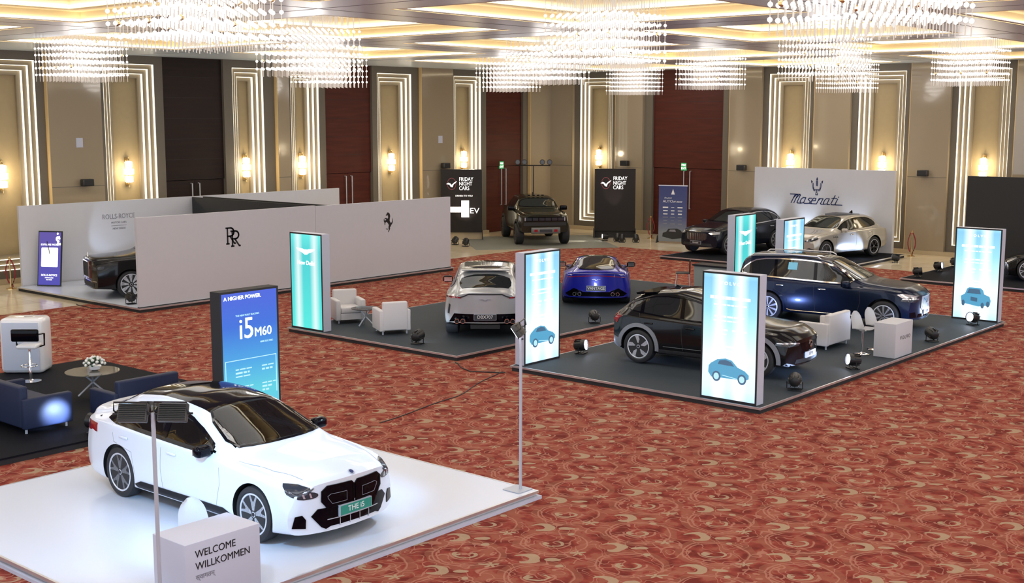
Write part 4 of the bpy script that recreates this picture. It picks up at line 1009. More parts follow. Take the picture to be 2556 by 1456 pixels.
class Car:
    def __init__(s, c, paint):
        s.c = c; s.paint = paint
        x1, x0 = c['zc'][0][0], c['zc'][-1][0]; s.x1, s.x0 = x1, x0
        n = 110; st = []
        for i in range(n + 1):
            u = i / n; u = u - math.sin(2 * PI * u) * .06   # denser at the ends
            st.append(x1 + (x0 - x1) * u)
        fw, rw, hw = c.get('fw', .30), c.get('rw', .25), max(v for _, v in c['ym'])
        fz, rz = c.get('fz'), c.get('rz')
        def warp(x, y, z):
            if x > x1 - 1.0:
                t = (x - x1 + 1.0); x = x - t * t * (fw * (abs(y) / hw) ** c.get('fp', 2.4) + (lin(fz, z) if fz else 0))
            if x < x0 + .9:
                t = (x0 + .9 - x) / .9; x = x + t * t * (rw * (abs(y) / hw) ** c.get('rp', 2.6) + (lin(rz, z) if rz else 0))
            return (x, y, z)
        secs = []
        for x in st:
            g = lambda k, r=.10: smv(c[k], x, r)
            zc, zt, yt, zs, ys, ym, zb = g('zc'), g('zt'), g('yt'), g('zs'), g('ys'), g('ym'), g('zb')
            zm = zb + (zs - zb) * .5
            cp = [(0, zb), (ym * .55, zb), (ym - .06, zb), (ym - .015, zb + .07), (ym, zm), (ys + .012, zs - .05), (ys, zs), (ys - .04, zs + .03), (yt + .02, zt - .04), (yt, zt), (yt * .86, zt + (zc - zt) * .55), (yt * .5, zt + (zc - zt) * .92), (0, zc)]
            secs.append(chaikin(cp, 2))
        m = len(secs[0]); b = MB(); loops = []
        for x, sec in zip(st, secs):
            full = sec + [(-p[0], p[1]) for p in sec[-2:0:-1]]
            loops.append([warp(x, y, z) for y, z in full])
        k = len(loops[0]); vs = [v for L in loops for v in L]; fs = []
        for i in range(len(loops) - 1):
            for j in range(k):
                j2 = (j + 1) % k; fs.append((i * k + j, i * k + j2, (i + 1) * k + j2, (i + 1) * k + j))
        for end, x, sec, base in ((0, st[0], secs[0], 0), (1, st[-1], secs[-1], (len(loops) - 1) * k)):
            full = sec + [(-p[0], p[1]) for p in sec[-2:0:-1]]
            cz = (sec[0][1] + sec[-1][1]) / 2; prev = list(range(base, base + k)); K = 8
            for r in range(1, K):
                f = 1 - r / K; cur = []
                for (y, z) in full: cur.append(len(vs)); vs.append(warp(x, y * f, cz + (z - cz) * f))
                for j in range(k):
                    j2 = (j + 1) % k; q = (prev[j], cur[j], cur[j2], prev[j2]); fs.append(q if end == 0 else q[::-1])
                prev = cur
            vs.append(warp(x, 0, cz)); ci = len(vs) - 1
            for j in range(k):
                j2 = (j + 1) % k; q = (prev[j], ci, prev[j2]); fs.append(q if end == 0 else q[::-1])
        b.add(vs, fs)
        me = b.mesh('body', [paint, M_black])
        bm = bmesh.new(); bm.from_mesh(me); bmesh.ops.recalc_face_normals(bm, faces=bm.faces[:]); bm.to_mesh(me); bm.free()
        o = bpy.data.objects.new('tmp', me); COL.objects.link(o)
        cut = MB(); R = c['R'] + c.get('gap', .045); s.hw = hw
        for ax in (0.0, -c['wb']):
            for sg in (1, -1):
                cut.lathe([(R, sg * (hw - .36)), (R, sg * (hw + .3))][::sg], 56, 'y', c=(ax, 0, c['R'] + .01))
        cm = cut.mesh('cut', [M_black]); bm = bmesh.new(); bm.from_mesh(cm); bmesh.ops.recalc_face_normals(bm, faces=bm.faces[:]); bm.to_mesh(cm); bm.free()
        co = bpy.data.objects.new('cut', cm); COL.objects.link(co)
        md = o.modifiers.new('b', 'BOOLEAN'); md.object = co; md.operation = 'DIFFERENCE'; md.solver = 'EXACT'
        bpy.context.view_layer.update()
        me2 = bpy.data.meshes.new_from_object(o.evaluated_get(bpy.context.evaluated_depsgraph_get()))
        bpy.data.objects.remove(o); bpy.data.objects.remove(co)
        me2.materials.clear(); me2.materials.append(paint); me2.materials.append(M_black)
        for p in me2.polygons:
            ce = p.center; p.material_index = 0; p.use_smooth = True
            for ax in (0.0, -c['wb']):
                d = math.hypot(ce.x - ax, ce.z - c['R'] - .01)
                if d < R + .004 and abs(ce.y) < hw + .2 and (abs(p.normal.y) > .98 and abs(abs(ce.y) - (hw - .36)) < .01 or d > R - .02 and abs(p.normal.y) < .25 and (p.normal.x * (ce.x - ax) + p.normal.z * (ce.z - c['R'])) < -.5 * d): p.material_index = 1
            if p.normal.z < -.7: p.material_index = 1
        me2.set_sharp_from_angle(angle=math.radians(42))
        s.me = me2
        bm = bmesh.new(); bm.from_mesh(me2); s.bvh = BVHTree.FromBMesh(bm); bm.free()
        s.T = thing('car', c['label'], 'car', c['loc'], math.radians(c['rot']))
        s.parts = s.T
    def open_windows(s, tests):
        bm = bmesh.new(); bm.from_mesh(s.me)
        kill = [f for f in bm.faces if any(t(f.calc_center_median(), f.normal) for t in tests)]
        bmesh.ops.delete(bm, geom=kill, context='FACES'); bm.to_mesh(s.me); bm.free()
    def body(s):
        return obj('body', s.me, None, s.T)
    def cast(s, p, plane, side):
        if plane == 'side': o, d = Vector((p[0], side * 3, p[1])), Vector((0, -side, 0))
        elif plane == 'top': o, d = Vector((p[0], p[1], 4)), Vector((0, 0, -1))
        elif plane == 'front': o, d = Vector((6, p[0], p[1])), Vector((-1, 0, 0))
        elif plane == 'rear': o, d = Vector((-12, p[0], p[1])), Vector((1, 0, 0))
        h = s.bvh.ray_cast(o, d)
        if h[0] is None:
            # fall back on the nearest skin point at that outline
            q = {'side': Vector((p[0], side * s.hw * .8, p[1])), 'top': Vector((p[0], p[1], 1.0)), 'front': Vector((s.x1 - .25, p[0], p[1])), 'rear': Vector((s.x0 + .2, p[0], p[1]))}[plane]
            h = s.bvh.find_nearest(q)
        n = h[1]
        if n.dot(d) > 0: n = -n
        return h[0], n
    def decal(s, name, poly, plane, m, parent=None, off=.005, side=1, res=.07, rnd=0, mirror=False, dep=.012):
        """panel that follows the body skin inside a closed outline"""
        for sd in ((1, -1) if mirror else (side,)):
            P = [(p[0], p[1]) for p in poly]
            if mirror and sd < 0 and plane != 'side': P = [((p[0], -p[1]) if plane == 'top' else (-p[0], p[1])) for p in P]
            if rnd: P = chaikin(P, rnd, True)
            B = []
            for a, c in zip(P, P[1:] + P[:1]):
                L = math.hypot(a[0] - c[0], a[1] - c[1]); n = max(1, int(L / res))
                B += [(a[0] + (c[0] - a[0]) * k / n, a[1] + (c[1] - a[1]) * k / n) for k in range(n)]
            x0, x1 = min(p[0] for p in B), max(p[0] for p in B); z0, z1 = min(p[1] for p in B), max(p[1] for p in B)
            pts = [Vector(p) for p in B]; nb = len(pts)
            def inside(x, z):
                c = False
                for i in range(nb):
                    a, d = B[i], B[i - 1]
                    if (a[1] > z) != (d[1] > z) and x < (d[0] - a[0]) * (z - a[1]) / (d[1] - a[1]) + a[0]: c = not c
                return c
            def far(x, z):
                return all((p[0] - x) ** 2 + (p[1] - z) ** 2 > (res * .45) ** 2 for p in B)
            nx, nz = int((x1 - x0) / res) + 1, int((z1 - z0) / res) + 1
            for i in range(1, nx):
                for j in range(1, nz):
                    x, z = x0 + (x1 - x0) * i / nx, z0 + (z1 - z0) * j / nz
                    if inside(x, z) and far(x, z): pts.append(Vector((x, z)))
            r = delaunay_2d_cdt(pts, [], [list(range(nb))], 1, 1e-5)
            V2, F2 = r[0], [tuple(f) for f in r[2]]
            top = []; bot = []
            for p in V2:
                h, n = s.cast(p, plane, sd); top.append(h + n * off); bot.append(h - n * dep)
            b = MB(); n = len(V2); fs = []
            dirv = {'side': Vector((0, sd, 0)), 'top': Vector((0, 0, 1)), 'front': Vector((1, 0, 0)), 'rear': Vector((-1, 0, 0))}[plane]
            cnt = {}
            for f in F2:
                nn = (top[f[1]] - top[f[0]]).cross(top[f[2]] - top[f[0]])
                if nn.dot(dirv) < 0: f = f[::-1]
                fs.append(f)
                for i in range(3): e = (f[i], f[(i + 1) % 3]); cnt[e] = 1
            sk = [(e[0], e[0] + n, e[1] + n, e[1]) for e in cnt if (e[1], e[0]) not in cnt]
            sk = [q[::-1] for q in sk]
            b.add(top + bot, fs + [tuple(reversed(q)) for q in sk])
            o = obj(name, b, m, parent or s.T, ang=50)
        return o
    def ribbon(s, name, pts, w, plane, m, parent=None, mirror=False, side=1, off=.004, res=.08, closed=False):
        n = len(pts); Lf = []; Rt = []
        for i, p in enumerate(pts):
            a = Vector(pts[(i - 1) % n if closed else max(i - 1, 0)]); c = Vector(pts[(i + 1) % n if closed else min(i + 1, n - 1)])
            d = (c - a).normalized(); nn = Vector((-d.y, d.x)) * w / 2; Lf.append((p[0] + nn.x, p[1] + nn.y)); Rt.append((p[0] - nn.x, p[1] - nn.y))
        if closed:
            h = n // 2 + 1
            i1 = list(range(0, h)); i2 = list(range(h - 1, n)) + [0]
            for I in (i1, i2):
                o = s.decal(name, [Lf[i] for i in I] + [Rt[i] for i in I[::-1]], plane, m, parent, off, side, res, 0, mirror, .006)
            return o
        return s.decal(name, Lf + Rt[::-1], plane, m, parent, off, side, res, 0, mirror, .006)
    def box(s, name, x0, x1, y0, y1, z0, z1, m, parent=None, b=.01, mirror=True):
        for sg in ((1, -1) if mirror else (1,)):
            q = MB(); a, c = sorted((sg * y0, sg * y1)); q.box(x0, x1, a, c, z0, z1, b=b); o = obj(name, q, m, parent or s.T)
        return o
    def mirrors(s, x, z, m, y=None, sc=1.0):
        y = y or lin(s.c['ys'], x)
        for sg in (1, -1):
            q = MB(); q.box(-.10 * sc, .05 * sc, -.11 * sc, .12 * sc, -.07 * sc, .08 * sc, b=.05); q.xf(Matrix.Translation((x, sg * (y + .10), z + .05)))
            o = obj('wing_mirror', q, m, s.T)
            q = MB(); q.tube([(x - .02, sg * (y - .10), z - .03), (x - .02, sg * (y + .06), z + .02)], .022, 8); obj('mirror_arm', q, M_black, o)
            q = MB(); q.box(x - .106 * sc, x - .10 * sc, sg * (y + .10) - .09 * sc, sg * (y + .10) + .09 * sc, z + .0, z + .10 * sc); obj('mirror_glass', q, M_chrome, o, smooth=False)
    def handles(s, xs, m, w=.20):
        for x in xs:
            for sd in (1, -1):
                z = lin(s.c['zs'], x) - .11; h, n = s.cast((x, z), 'side', sd)
                q = MB(); q.box(-w / 2, w / 2, -.012, .012, -.016, .016, b=.01); q.xf(Matrix.Translation((h.x, h.y + sd * .016, z)))
                obj('door_handle', q, m, s.T)
    def gaps(s, L, w=.010):
        for pts in L: s.ribbon('door_gap', pts, w, 'side', M_blackm, mirror=True, off=.0015)
    def arches(s, m, w=.07):
        R = s.c['R'] + s.c.get('gap', .045) + w / 2
        for ax in (0, -s.c['wb']):
            a0 = -8; pts = [(ax + R * math.cos(math.radians(a)), s.c['R'] + .01 + R * math.sin(math.radians(a))) for a in range(a0, 189, 8)]
            s.ribbon('arch_trim', pts, w, 'side', m, mirror=True, off=.014, res=.06)
    def wheels(s, kind, R=None, Wd=.25, face=M_rims):
        c = s.c; R = c['R']; rr = R * c.get('rim', .72)
        tb = MB(); w = Wd / 2
        tb.lathe([(rr, -w * .86), (rr + .02, -w), (R - .045, -w), (R - .012, -w * .86), (R, -w * .6), (R, w * .6), (R - .012, w * .86), (R - .045, w), (rr + .02, w), (rr, w * .86)], 48, 'y')
        tb_me = tb.mesh('tyre', M_rubber)
        rb = MB(); rb.lathe([(rr, -w * .86), (rr, w * .90), (rr - .018, w * .92), (rr - .030, w * .80), (rr - .03, -w * .8)], 48, 'y', close=True); 
        bk = MB(); bk.lathe([(0, -w * .1), (rr - .03, -w * .1), (rr - .03, w * .0), (0, w * .02)], 36, 'y')
        y = w * .86
        def spoke(poly, n, t=.03, rot=0, yy=y):
            q = MB()
            for k in range(n):
                a = 2 * PI * k / n + rot
                MM = Matrix.Rotation(a, 4, 'Y') @ Matrix(((1, 0, 0, 0), (0, 0, 1, yy - t), (0, 1, 0, 0), (0, 0, 0, 1)))
                q.prism(poly, t, MM)
            return q
        sp = MB(); dark = None
        if kind == 'bmw':
            sp.join(spoke([(-.020, .05), (.020, .05), (.045, rr * .55), (.085, rr - .02), (.055, rr - .015), (.012, rr * .62), (-.012, rr * .62), (-.055, rr - .015), (-.085, rr - .02), (-.045, rr * .55)], 5))
            sp.join(spoke([(-.008, .05), (.008, .05), (.012, rr - .02), (-.012, rr - .02)], 5, .02, PI / 5, y - .02))
        elif kind == 'turbine':
            sp.join(spoke([(-.012, .05), (.012, .05), (.034, rr - .02), (-.024, rr - .015)], 10))
        elif kind == 'blade5':
            sp.join(spoke([(.0, .07), (.02, .08), (.085, rr - .03), (.0, rr - .015), (-.03, rr * .6)], 5, .03))
            sp.join(spoke([(-.006, .04), (.006, .04), (.010, rr - .02), (-.010, rr - .02)], 5, .012, PI / 5 * .8, y - .02))
        elif kind == 'limo':
            sp.join(spoke([(-.012, .07), (.018, .07), (.062, rr - .05), (.055, rr - .02), (-.035, rr - .015), (-.04, rr - .06)], 9, .02))
        elif kind == 'multi':
            sp.join(spoke([(-.012, .05), (.012, .05), (.015, rr * .5), (.06, rr - .02), (.035, rr - .015), (.0, rr * .6), (-.035, rr - .015), (-.06, rr - .02), (-.015, rr * .5)], 7))
        sp.lathe([(0, y - .05), (.062, y - .05), (.055, y - .005), (.03, y + .002), (0, y + .002)], 20, 'y')
        rim_me = rb.mesh('rim', face); bk_me = bk.mesh('b', M_rimb); sp_me = sp.mesh('spokes', face)
        cap = MB(); cap.lathe([(0, y), (.028, y), (.026, y + .006), (0, y + .008)], 16, 'y'); cap_me = cap.mesh('hub_cap', M_rimb)
        ty = s.c.get('track', s.hw - Wd / 2 - .02)
        for ax, st in ((0, c.get('steer', 0)), (-c['wb'], 0)):
            for sg in (1, -1):
                o = obj('tyre', tb_me, None, s.T, (ax, sg * ty, R + .001)); o.rotation_euler = (0, 0, (PI if sg < 0 else 0) + math.radians(st))
                r_ = obj('rim', rim_me, None, o)
                obj('brake_disc', bk_me, None, o); obj('spokes', sp_me, None, o); obj('hub_cap', cap_me, None, o)
    def plate(s, where, txt, z, mp, mt, w=.50, h=.11, pop=.012):
        p, n = s.cast((0, z), where, 1); sg = 1 if where == 'front' else -1
        n = Vector((sg, 0, .0)); q = MB(); xx = p.x + sg * pop
        a, c = sorted((xx - sg * .03, xx + sg * .008)); q.box(a, c, -w / 2, w / 2, z - h / 2, z + h / 2); o = obj('number_plate', q, mp, s.T, smooth=False)
        a, c = sorted((xx - sg * .03, xx + sg * .006)); q = MB(); q.box(a, c, -w / 2 - .008, w / 2 + .008, z - h / 2 - .008, z + h / 2 + .008); obj('plate_frame', q, M_steel, o, smooth=False)
        if txt: text(txt, h * .82, mt, frame('+x' if sg > 0 else '-x', (xx + sg * .009, 0, z)), o, ext=.002)
        return o
def circ(cx, cy, rx, ry=None, n=20, a0=0): 
    ry = ry or rx
    return [(cx + rx * math.cos(2 * PI * k / n + a0), cy + ry * math.sin(2 * PI * k / n + a0)) for k in range(n)]
def shrink(P, d):
    cx = sum(p[0] for p in P) / len(P); cy = sum(p[1] for p in P) / len(P)
    return [(cx + (p[0] - cx) * (1 - d / max(.01, math.hypot(p[0] - cx, p[1] - cy))), cy + (p[1] - cy) * (1 - d / max(.01, math.hypot(p[0] - cx, p[1] - cy)))) for p in P]
def inpoly(P, x, z):
    c = False
    for i in range(len(P)):
        a, d = P[i], P[i - 1]
        if (a[1] > z) != (d[1] > z) and x < (d[0] - a[0]) * (z - a[1]) / (d[1] - a[1]) + a[0]: c = not c
    return c
def pmat(name, col, rough=.28, metal=0.0): return mat(name, col, rough, metal, coat=.7 if max(col) > .1 else .2, spec=.5 if max(col) > .1 else .22)

# ---- white sedan (hero)
P_white = pmat('paint_white', (0.72, 0.76, 0.84), .3)
c = dict(label='white electric sedan with black roof and green THE i5 number plate', loc=(-12.05, 10.02, .124), rot=1.0, wb=2.995, R=.355, rim=.76, fw=.30, rw=.26, gap=.035,
    zc=[(.97, .80), (.92, .855), (.5, .95), (0, 1.005), (-.28, 1.03), (-.44, 1.06), (-1.42, 1.44), (-1.85, 1.51), (-2.4, 1.525), (-2.95, 1.47), (-3.55, 1.23), (-3.8, 1.17), (-4.12, 1.15), (-4.19, 1.08)],
    zt=[(.97, .76), (.92, .81), (.5, .885), (0, .935), (-.38, .965), (-.58, 1.0), (-1.42, 1.345), (-1.9, 1.425), (-2.4, 1.43), (-2.95, 1.36), (-3.5, 1.14), (-3.75, 1.10), (-4.12, 1.09), (-4.19, 1.03)],
    yt=[(.97, .60), (.5, .68), (0, .74), (-.6, .77), (-1.3, .67), (-1.8, .60), (-2.5, .595), (-3.1, .62), (-3.6, .70), (-4.0, .72), (-4.19, .66)],
    zs=[(.97, .66), (.92, .70), (.5, .80), (0, .86), (-.7, .92), (-2, .955), (-3.3, 1.0), (-4.19, .97)],
    ys=[(.97, .78), (.5, .88), (0, .91), (-.8, .90), (-2.0, .895), (-3.2, .90), (-3.8, .86), (-4.19, .80)],
    ym=[(.97, .88), (.4, .94), (0, .95), (-1.2, .935), (-3, .95), (-3.8, .93), (-4.19, .88)],
    zb=[(.97, .19), (.4, .17), (-3.5, .18), (-4.0, .24), (-4.19, .30)],
    fz=[(.1, .10), (.3, .0), (.60, .0), (.80, .06), (1.0, .2)], rz=[(.2, .12), (.5, .0), (1.0, .02), (1.2, .05)])
M_gapw = mat('gap_grey', (.30, .31, .34), .6)
k = Car(c, P_white)
win = [(-.80, .985), (-1.42, 1.27), (-1.88, 1.355), (-2.45, 1.36), (-2.95, 1.295), (-3.28, 1.155), (-3.40, 1.05), (-2.2, .995), (-1.2, .965)]
ws = [(-.45, .0), (-.48, .42), (-.62, .73), (-1.36, .575), (-1.41, .3), (-1.42, 0), (-1.41, -.3), (-1.36, -.575), (-.62, -.73), (-.48, -.42)]
rwin = [(-2.98, .0), (-2.99, .50), (-3.45, .60), (-3.56, .4), (-3.58, 0), (-3.56, -.4), (-3.45, -.60), (-2.99, -.50)]
k.open_windows([lambda p, n: abs(p.y) > .5 and abs(n.y) > .3 and inpoly(shrink(win, .03), p.x, p.z), lambda p, n: p.z > 1.0 and n.z > .2 and inpoly(shrink(ws, .04), p.x, p.y), lambda p, n: p.z > 1.0 and n.z > .2 and inpoly(shrink(rwin, .04), p.x, p.y)])
k.body(); k.T.scale = (.968, 1, 1)
k.decal('side_window', win, 'side', M_glass, mirror=True, res=.06, rnd=1, off=.004)
k.decal('windscreen', ws, 'top', M_glass, off=.006, res=.07, rnd=1)
k.decal('rear_window', rwin, 'top', M_glass, off=.006, res=.07, rnd=1)
k.decal('roof_panel', [(-1.40, .0), (-1.39, .3), (-1.36, .54), (-1.9, .545), (-2.5, .54), (-2.97, .55), (-2.98, 0), (-2.97, -.55), (-2.5, -.54), (-1.9, -.545), (-1.36, -.54), (-1.39, -.3)], 'top', M_gloss, off=.004, res=.08)
k.ribbon('window_trim', chaikin(win, 1, True), .045, 'side', M_gloss, mirror=True, off=.006, closed=True, res=.06)
k.ribbon('windscreen_frame', chaikin(ws, 1, True), .035, 'top', M_gloss, off=.008, closed=True, res=.06)
k.ribbon('rear_window_frame', chaikin(rwin, 1, True), .05, 'top', M_gloss, off=.008, closed=True, res=.06)
k.decal('door_pillar', [(-1.92, .97), (-1.98, 1.40), (-2.08, 1.40), (-2.04, .97)], 'side', M_gloss, mirror=True, off=.007)
k.decal('door_pillar', [(-3.06, 1.02), (-3.12, 1.27), (-3.16, 1.25), (-3.10, 1.02)], 'side', M_gloss, mirror=True, off=.007)
k.decal('side_skirt', [(-.42, .185), (-.42, .27), (-.60, .33), (-2.45, .33), (-2.60, .27), (-2.60, .185)], 'side', M_gloss, mirror=True, off=.012)
k.decal('headlamp', [(.54, .70), (.66, .73), (.80, .765), (.84, .75), (.83, .68), (.74, .63), (.58, .63), (.52, .66)], 'front', M_lamp, mirror=True, off=.006, res=.04, rnd=1)
k.decal('headlamp', [(.74, .665), (.78, .76), (.60, .80), (.46, .815), (.55, .73)], 'side', M_lamp, mirror=True, off=.006, res=.04)
for a in (.60, .68):
    k.decal('running_light', [(a, .645), (a + .022, .645), (a + .04, .705), (a + .018, .705)], 'front', M_lamps, mirror=True, off=.010, res=.03)
gr = [(.022, .47), (.022, .72), (.05, .75), (.41, .755), (.48, .70), (.485, .58), (.40, .47)]
k.decal('kidney_grille', gr, 'front', M_gloss, mirror=True, off=.014, res=.04, dep=.02); k.decal('grille_bridge', [(-.06, .52), (-.06, .72), (.06, .72), (.06, .52)], 'front', M_gloss, off=.012, res=.04)
k.ribbon('grille_surround', gr, .024, 'front', M_gloss, mirror=True, off=.020, closed=True, res=.04)
k.ribbon('grille_outline', [(.13, .53), (.13, .65), (.37, .655), (.41, .63), (.40, .60), (.35, .53)], .005, 'front', M_inkg, mirror=True, off=.020, closed=True, res=.04)
k.decal('lower_grille', [(-.62, .41), (-.54, .49), (.54, .49), (.62, .41), (.50, .26), (.44, .225), (.37, .25), (-.37, .25), (-.44, .225), (-.50, .26)], 'front', M_gloss, off=.014, res=.05, dep=.02)
k.decal('grille_slat', [(-.42, .335), (.42, .335), (.42, .345), (-.42, .345)], 'front', M_steel, off=.018, res=.05)
for a in (-.24, -.08, .08, .24): k.decal('grille_slat', [(a - .004, .23), (a + .004, .23), (a + .004, .33), (a - .004, .33)], 'front', M_steel, off=.018, res=.05)
k.decal('air_intake', [(.685, .27), (.68, .38), (.72, .44), (.80, .43), (.835, .29)], 'front', M_gloss, mirror=True, off=.012, res=.04)
k.decal('badge', circ(.82, 0, .042, .042, 16), 'top', M_steel, off=.010, res=.02); k.decal('badge', circ(.82, 0, .028, .028, 12), 'top', M_inkb, off=.014, res=.02)
k.plate('front', 'THE i5', .42, M_plateg, M_inkw, w=.52, h=.12, pop=.03)
k.decal('tail_lamp', [(.42, .88), (.42, .95), (.70, .98), (.88, .96), (.90, .84), (.80, .83)], 'rear', M_red, mirror=True, off=.008, res=.04)
k.decal('tail_lamp', [(-4.17, .86), (-4.17, .98), (-3.98, .965), (-3.93, .91), (-4.02, .86)], 'side', M_red, mirror=True, off=.009, res=.04)
k.decal('rear_diffuser', [(-.7, .30), (-.6, .44), (.6, .44), (.7, .30)], 'rear', M_gloss, off=.01)
k.ribbon('boot_spoiler', [(-4.10, -.62), (-4.12, 0), (-4.10, .62)], .08, 'top', M_gloss, off=.02)
for pts in [[(-.70, .93), (-.66, .62), (-.74, .34)], [(-1.98, .95), (-1.97, .6), (-1.93, .34)], [(-3.16, 1.0), (-3.10, .78), (-2.66, .70), (-2.58, .40)]]: k.ribbon('door_gap', pts, .008, 'side', M_gapw, mirror=True, off=.0015)
k.ribbon('bonnet_gap', [(.62, .62), (.2, .72), (-.42, .79)], .006, 'top', M_gapw, mirror=True, off=.001)
k.handles([-1.72, -2.85], P_white)
k.mirrors(-.92, .96, M_gloss, y=.88)
k.wheels('bmw', Wd=.25)
# cabin
b = MB(); b.box(-3.6, -.6, -.82, .82, .25, .30); b.box(-3.6, -.6, -.86, -.83, .25, .90); b.box(-3.6, -.6, .83, .86, .25, .90); b.box(-3.62, -3.6, -.8, .8, .25, 1.05); b.box(-.85, -.60, -.80, .80, .3, .90); obj('cabin_tub', b, M_inner, k.T, smooth=False)
b = MB(); b.box(-1.10, -.60, -.78, .78, .82, .935, b=.04); b.box(-1.14, -1.10, -.62, .10, .94, 1.08, b=.01); obj('dashboard', b, M_inner, k.T)
b = MB(); b.tube([(-1.30 - .03 * math.sin(a * PI / 10), -.38 + .19 * math.cos(a * PI / 10), .92 + .17 * math.sin(a * PI / 10)) for a in range(21)], .016, 8); b.tube([(-1.29, -.55, .92), (-1.27, -.38, .9), (-1.29, -.21, .92)], .02, 6); b.tube([(-1.28, -.38, .9), (-1.05, -.38, .84)], .03, 8); obj('steering_wheel', b, M_inner, k.T)
for y in (-.38, .38):
    b = MB(); b.box(-2.15, -1.60, y - .26, y + .26, .42, .60, b=.06); b.add(*(lambda q: (q.v, q.f))(MB().box(-.09, .09, y - .25, y + .25, 0, .62, b=.06).xf(Matrix.Translation((-2.15, 0, .52)) @ Matrix.Rotation(math.radians(-14), 4, 'Y'))))
    st = obj('front_seat', b, M_seat, k.T); b = MB(); b.box(-2.40, -2.30, y - .13, y + .13, 1.14, 1.32, b=.04); obj('headrest', b, M_seat, st)
b = MB(); b.box(-3.3, -2.75, -.65, .65, .42, .62, b=.06); b.box(-3.45, -3.2, -.65, .65, .6, 1.12, b=.06); obj('rear_seat', b, M_seat, k.T)
b = MB(); b.box(-1.44, -1.36, -.12, .12, 1.29, 1.36, b=.02); obj('rear_view_mirror', b, M_black, k.T)

# ---- SUV template
def suv(label, loc, rot, paint, nose=.88, tail=-4.07, wb=2.984, H=1.77, Wd=1.93, hood=1.12, cowl=-.55, r0=-1.5, r1=-3.6, R=.38, taper=.05, belt=1.04, slope=None, zb=.26, **kw):
    w = Wd / 2; g = hood
    if slope is None: slope = [(r1 - .28, H - .16), (tail, 1.08)]
    c = dict(label=label, loc=loc, rot=rot, wb=wb, R=R, fw=.26, rw=.16, gap=.05,
        zc=[(nose, g - .24), (nose - .07, g - .16), (nose - .35, g - .04), (0, g), (cowl, g + .06), (cowl - .08, g + .09), (r0, H - .09), (r0 - .4, H - .02), ((r0 + r1) / 2, H), (r1, H - taper)] + slope,
        zt=[(nose, g - .28), (nose - .07, g - .20), (nose - .4, g - .08), (0, g - .05), (cowl, g - .02), (cowl - .12, g + .03), (r0 + .02, H - .17), (r0 - .4, H - .09), ((r0 + r1) / 2, H - .075), (r1, H - taper - .08)] + [(a, z - .10) for a, z in slope],
        yt=[(nose, w * .62), (.2, w * .76), (cowl, w * .80), (r0, w * .70), (r0 - .5, w * .665), (r1, w * .64), (tail, w * .68)],
        zs=[(nose, g - .36), (nose - .07, g - .30), (nose - .5, g - .16), (0, g - .11), (cowl, belt - .03), (-1.5, belt), (-wb - .3, belt + .05), (tail, belt - .02)],
        ys=[(nose, w * .84), (.4, w * .93), (0, w * .955), (-wb, w * .95), (tail + .3, w * .92), (tail, w * .86)],
        ym=[(nose, w * .90), (.4, w * .985), (0, w), (-1.4, w * .985), (-wb, w), (tail + .3, w * .98), (tail, w * .93)],
        zb=[(nose, zb + .04), (.4, zb), (-wb - .4, zb), (tail, zb + .12)], fz=[(.2, .08), (.45, .0), (.75, .0), (1.1, .10)], rz=[(.2, .10), (.6, .0), (1.0, .04), (1.7, .34)])
    c.update(kw); return c
def suv_glass(k, win, ws, posts, trim=M_gloss, tw=.03, m=M_glassd):
    k.decal('side_window', win, 'side', m, mirror=True, res=.07, rnd=1, off=.005)
    k.ribbon('window_trim', chaikin(win, 1, True), tw, 'side', trim, mirror=True, off=.009, closed=True, res=.07)
    for x, z0, z1 in posts: k.decal('door_pillar', [(x, z0), (x - .05, z1), (x - .13, z1), (x - .09, z0)], 'side', M_gloss, mirror=True, off=.007)
    k.decal('windscreen', ws, 'top', m, off=.006, res=.07, rnd=1)
    k.ribbon('windscreen_frame', chaikin(ws, 1, True), .035, 'top', M_gloss, off=.008, closed=True, res=.07)
def wsp(c, x0, x1, y0, y1):
    return [(x0, 0), (x0 - .02, y0 * .6), (x0 - .14, y0), (x1 + .05, y1), (x1, y1 * .5), (x1, -y1 * .5), (x1 + .05, -y1), (x0 - .14, -y0), (x0 - .02, -y0 * .6)]

# dark blue SUV
P_blue = pmat('paint_deep_blue', (0.006, 0.012, 0.034), .2, .2)
c = suv('dark blue seven-seat SUV with chrome window trim on the charcoal platform', (-12.75, 29.65, .124), 8.5, P_blue, H=1.74)
k = Car(c, P_blue); k.body()
win = [(-.66, 1.10), (-1.22, 1.48), (-1.7, 1.60), (-2.6, 1.62), (-3.35, 1.58), (-3.62, 1.44), (-3.82, 1.22), (-3.5, 1.17), (-1.8, 1.12)]
suv_glass(k, win, wsp(c, -.64, -1.47, .80, .60), [(-1.72, 1.11, 1.60), (-2.78, 1.14, 1.60)], M_chrome, .03)
k.decal('roof_glass', [(-1.56, -.5), (-1.56, .5), (-2.7, .5), (-2.7, -.5)], 'top', M_gloss, off=.004, rnd=1)
for sg in (1, -1):
    b = MB(); b.tube([(-1.7, sg * .62, 1.66), (-1.8, sg * .62, 1.715), (-2.6, sg * .60, 1.73), (-3.5, sg * .59, 1.70), (-3.6, sg * .59, 1.63)], .018, 8); obj('roof_rail', b, M_alu, k.T)
    b = MB(); b.tube([(-.62, sg * .965, .36), (-.75, sg * .975, .345), (-2.35, sg * .975, .345), (-2.45, sg * .965, .37)], .014, 8); obj('sill_trim', b, M_chrome, k.T)
k.decal('front_grille', [(-.40, .58), (-.36, .86), (.36, .86), (.40, .58), (.30, .52), (-.30, .52)], 'front', M_steel, off=.012, res=.06)
for j in range(9): k.decal('grille_slat', [(-.33 + j * .08, .56), (-.32 + j * .08, .56), (-.32 + j * .08, .84), (-.33 + j * .08, .84)], 'front', M_gloss, off=.016)
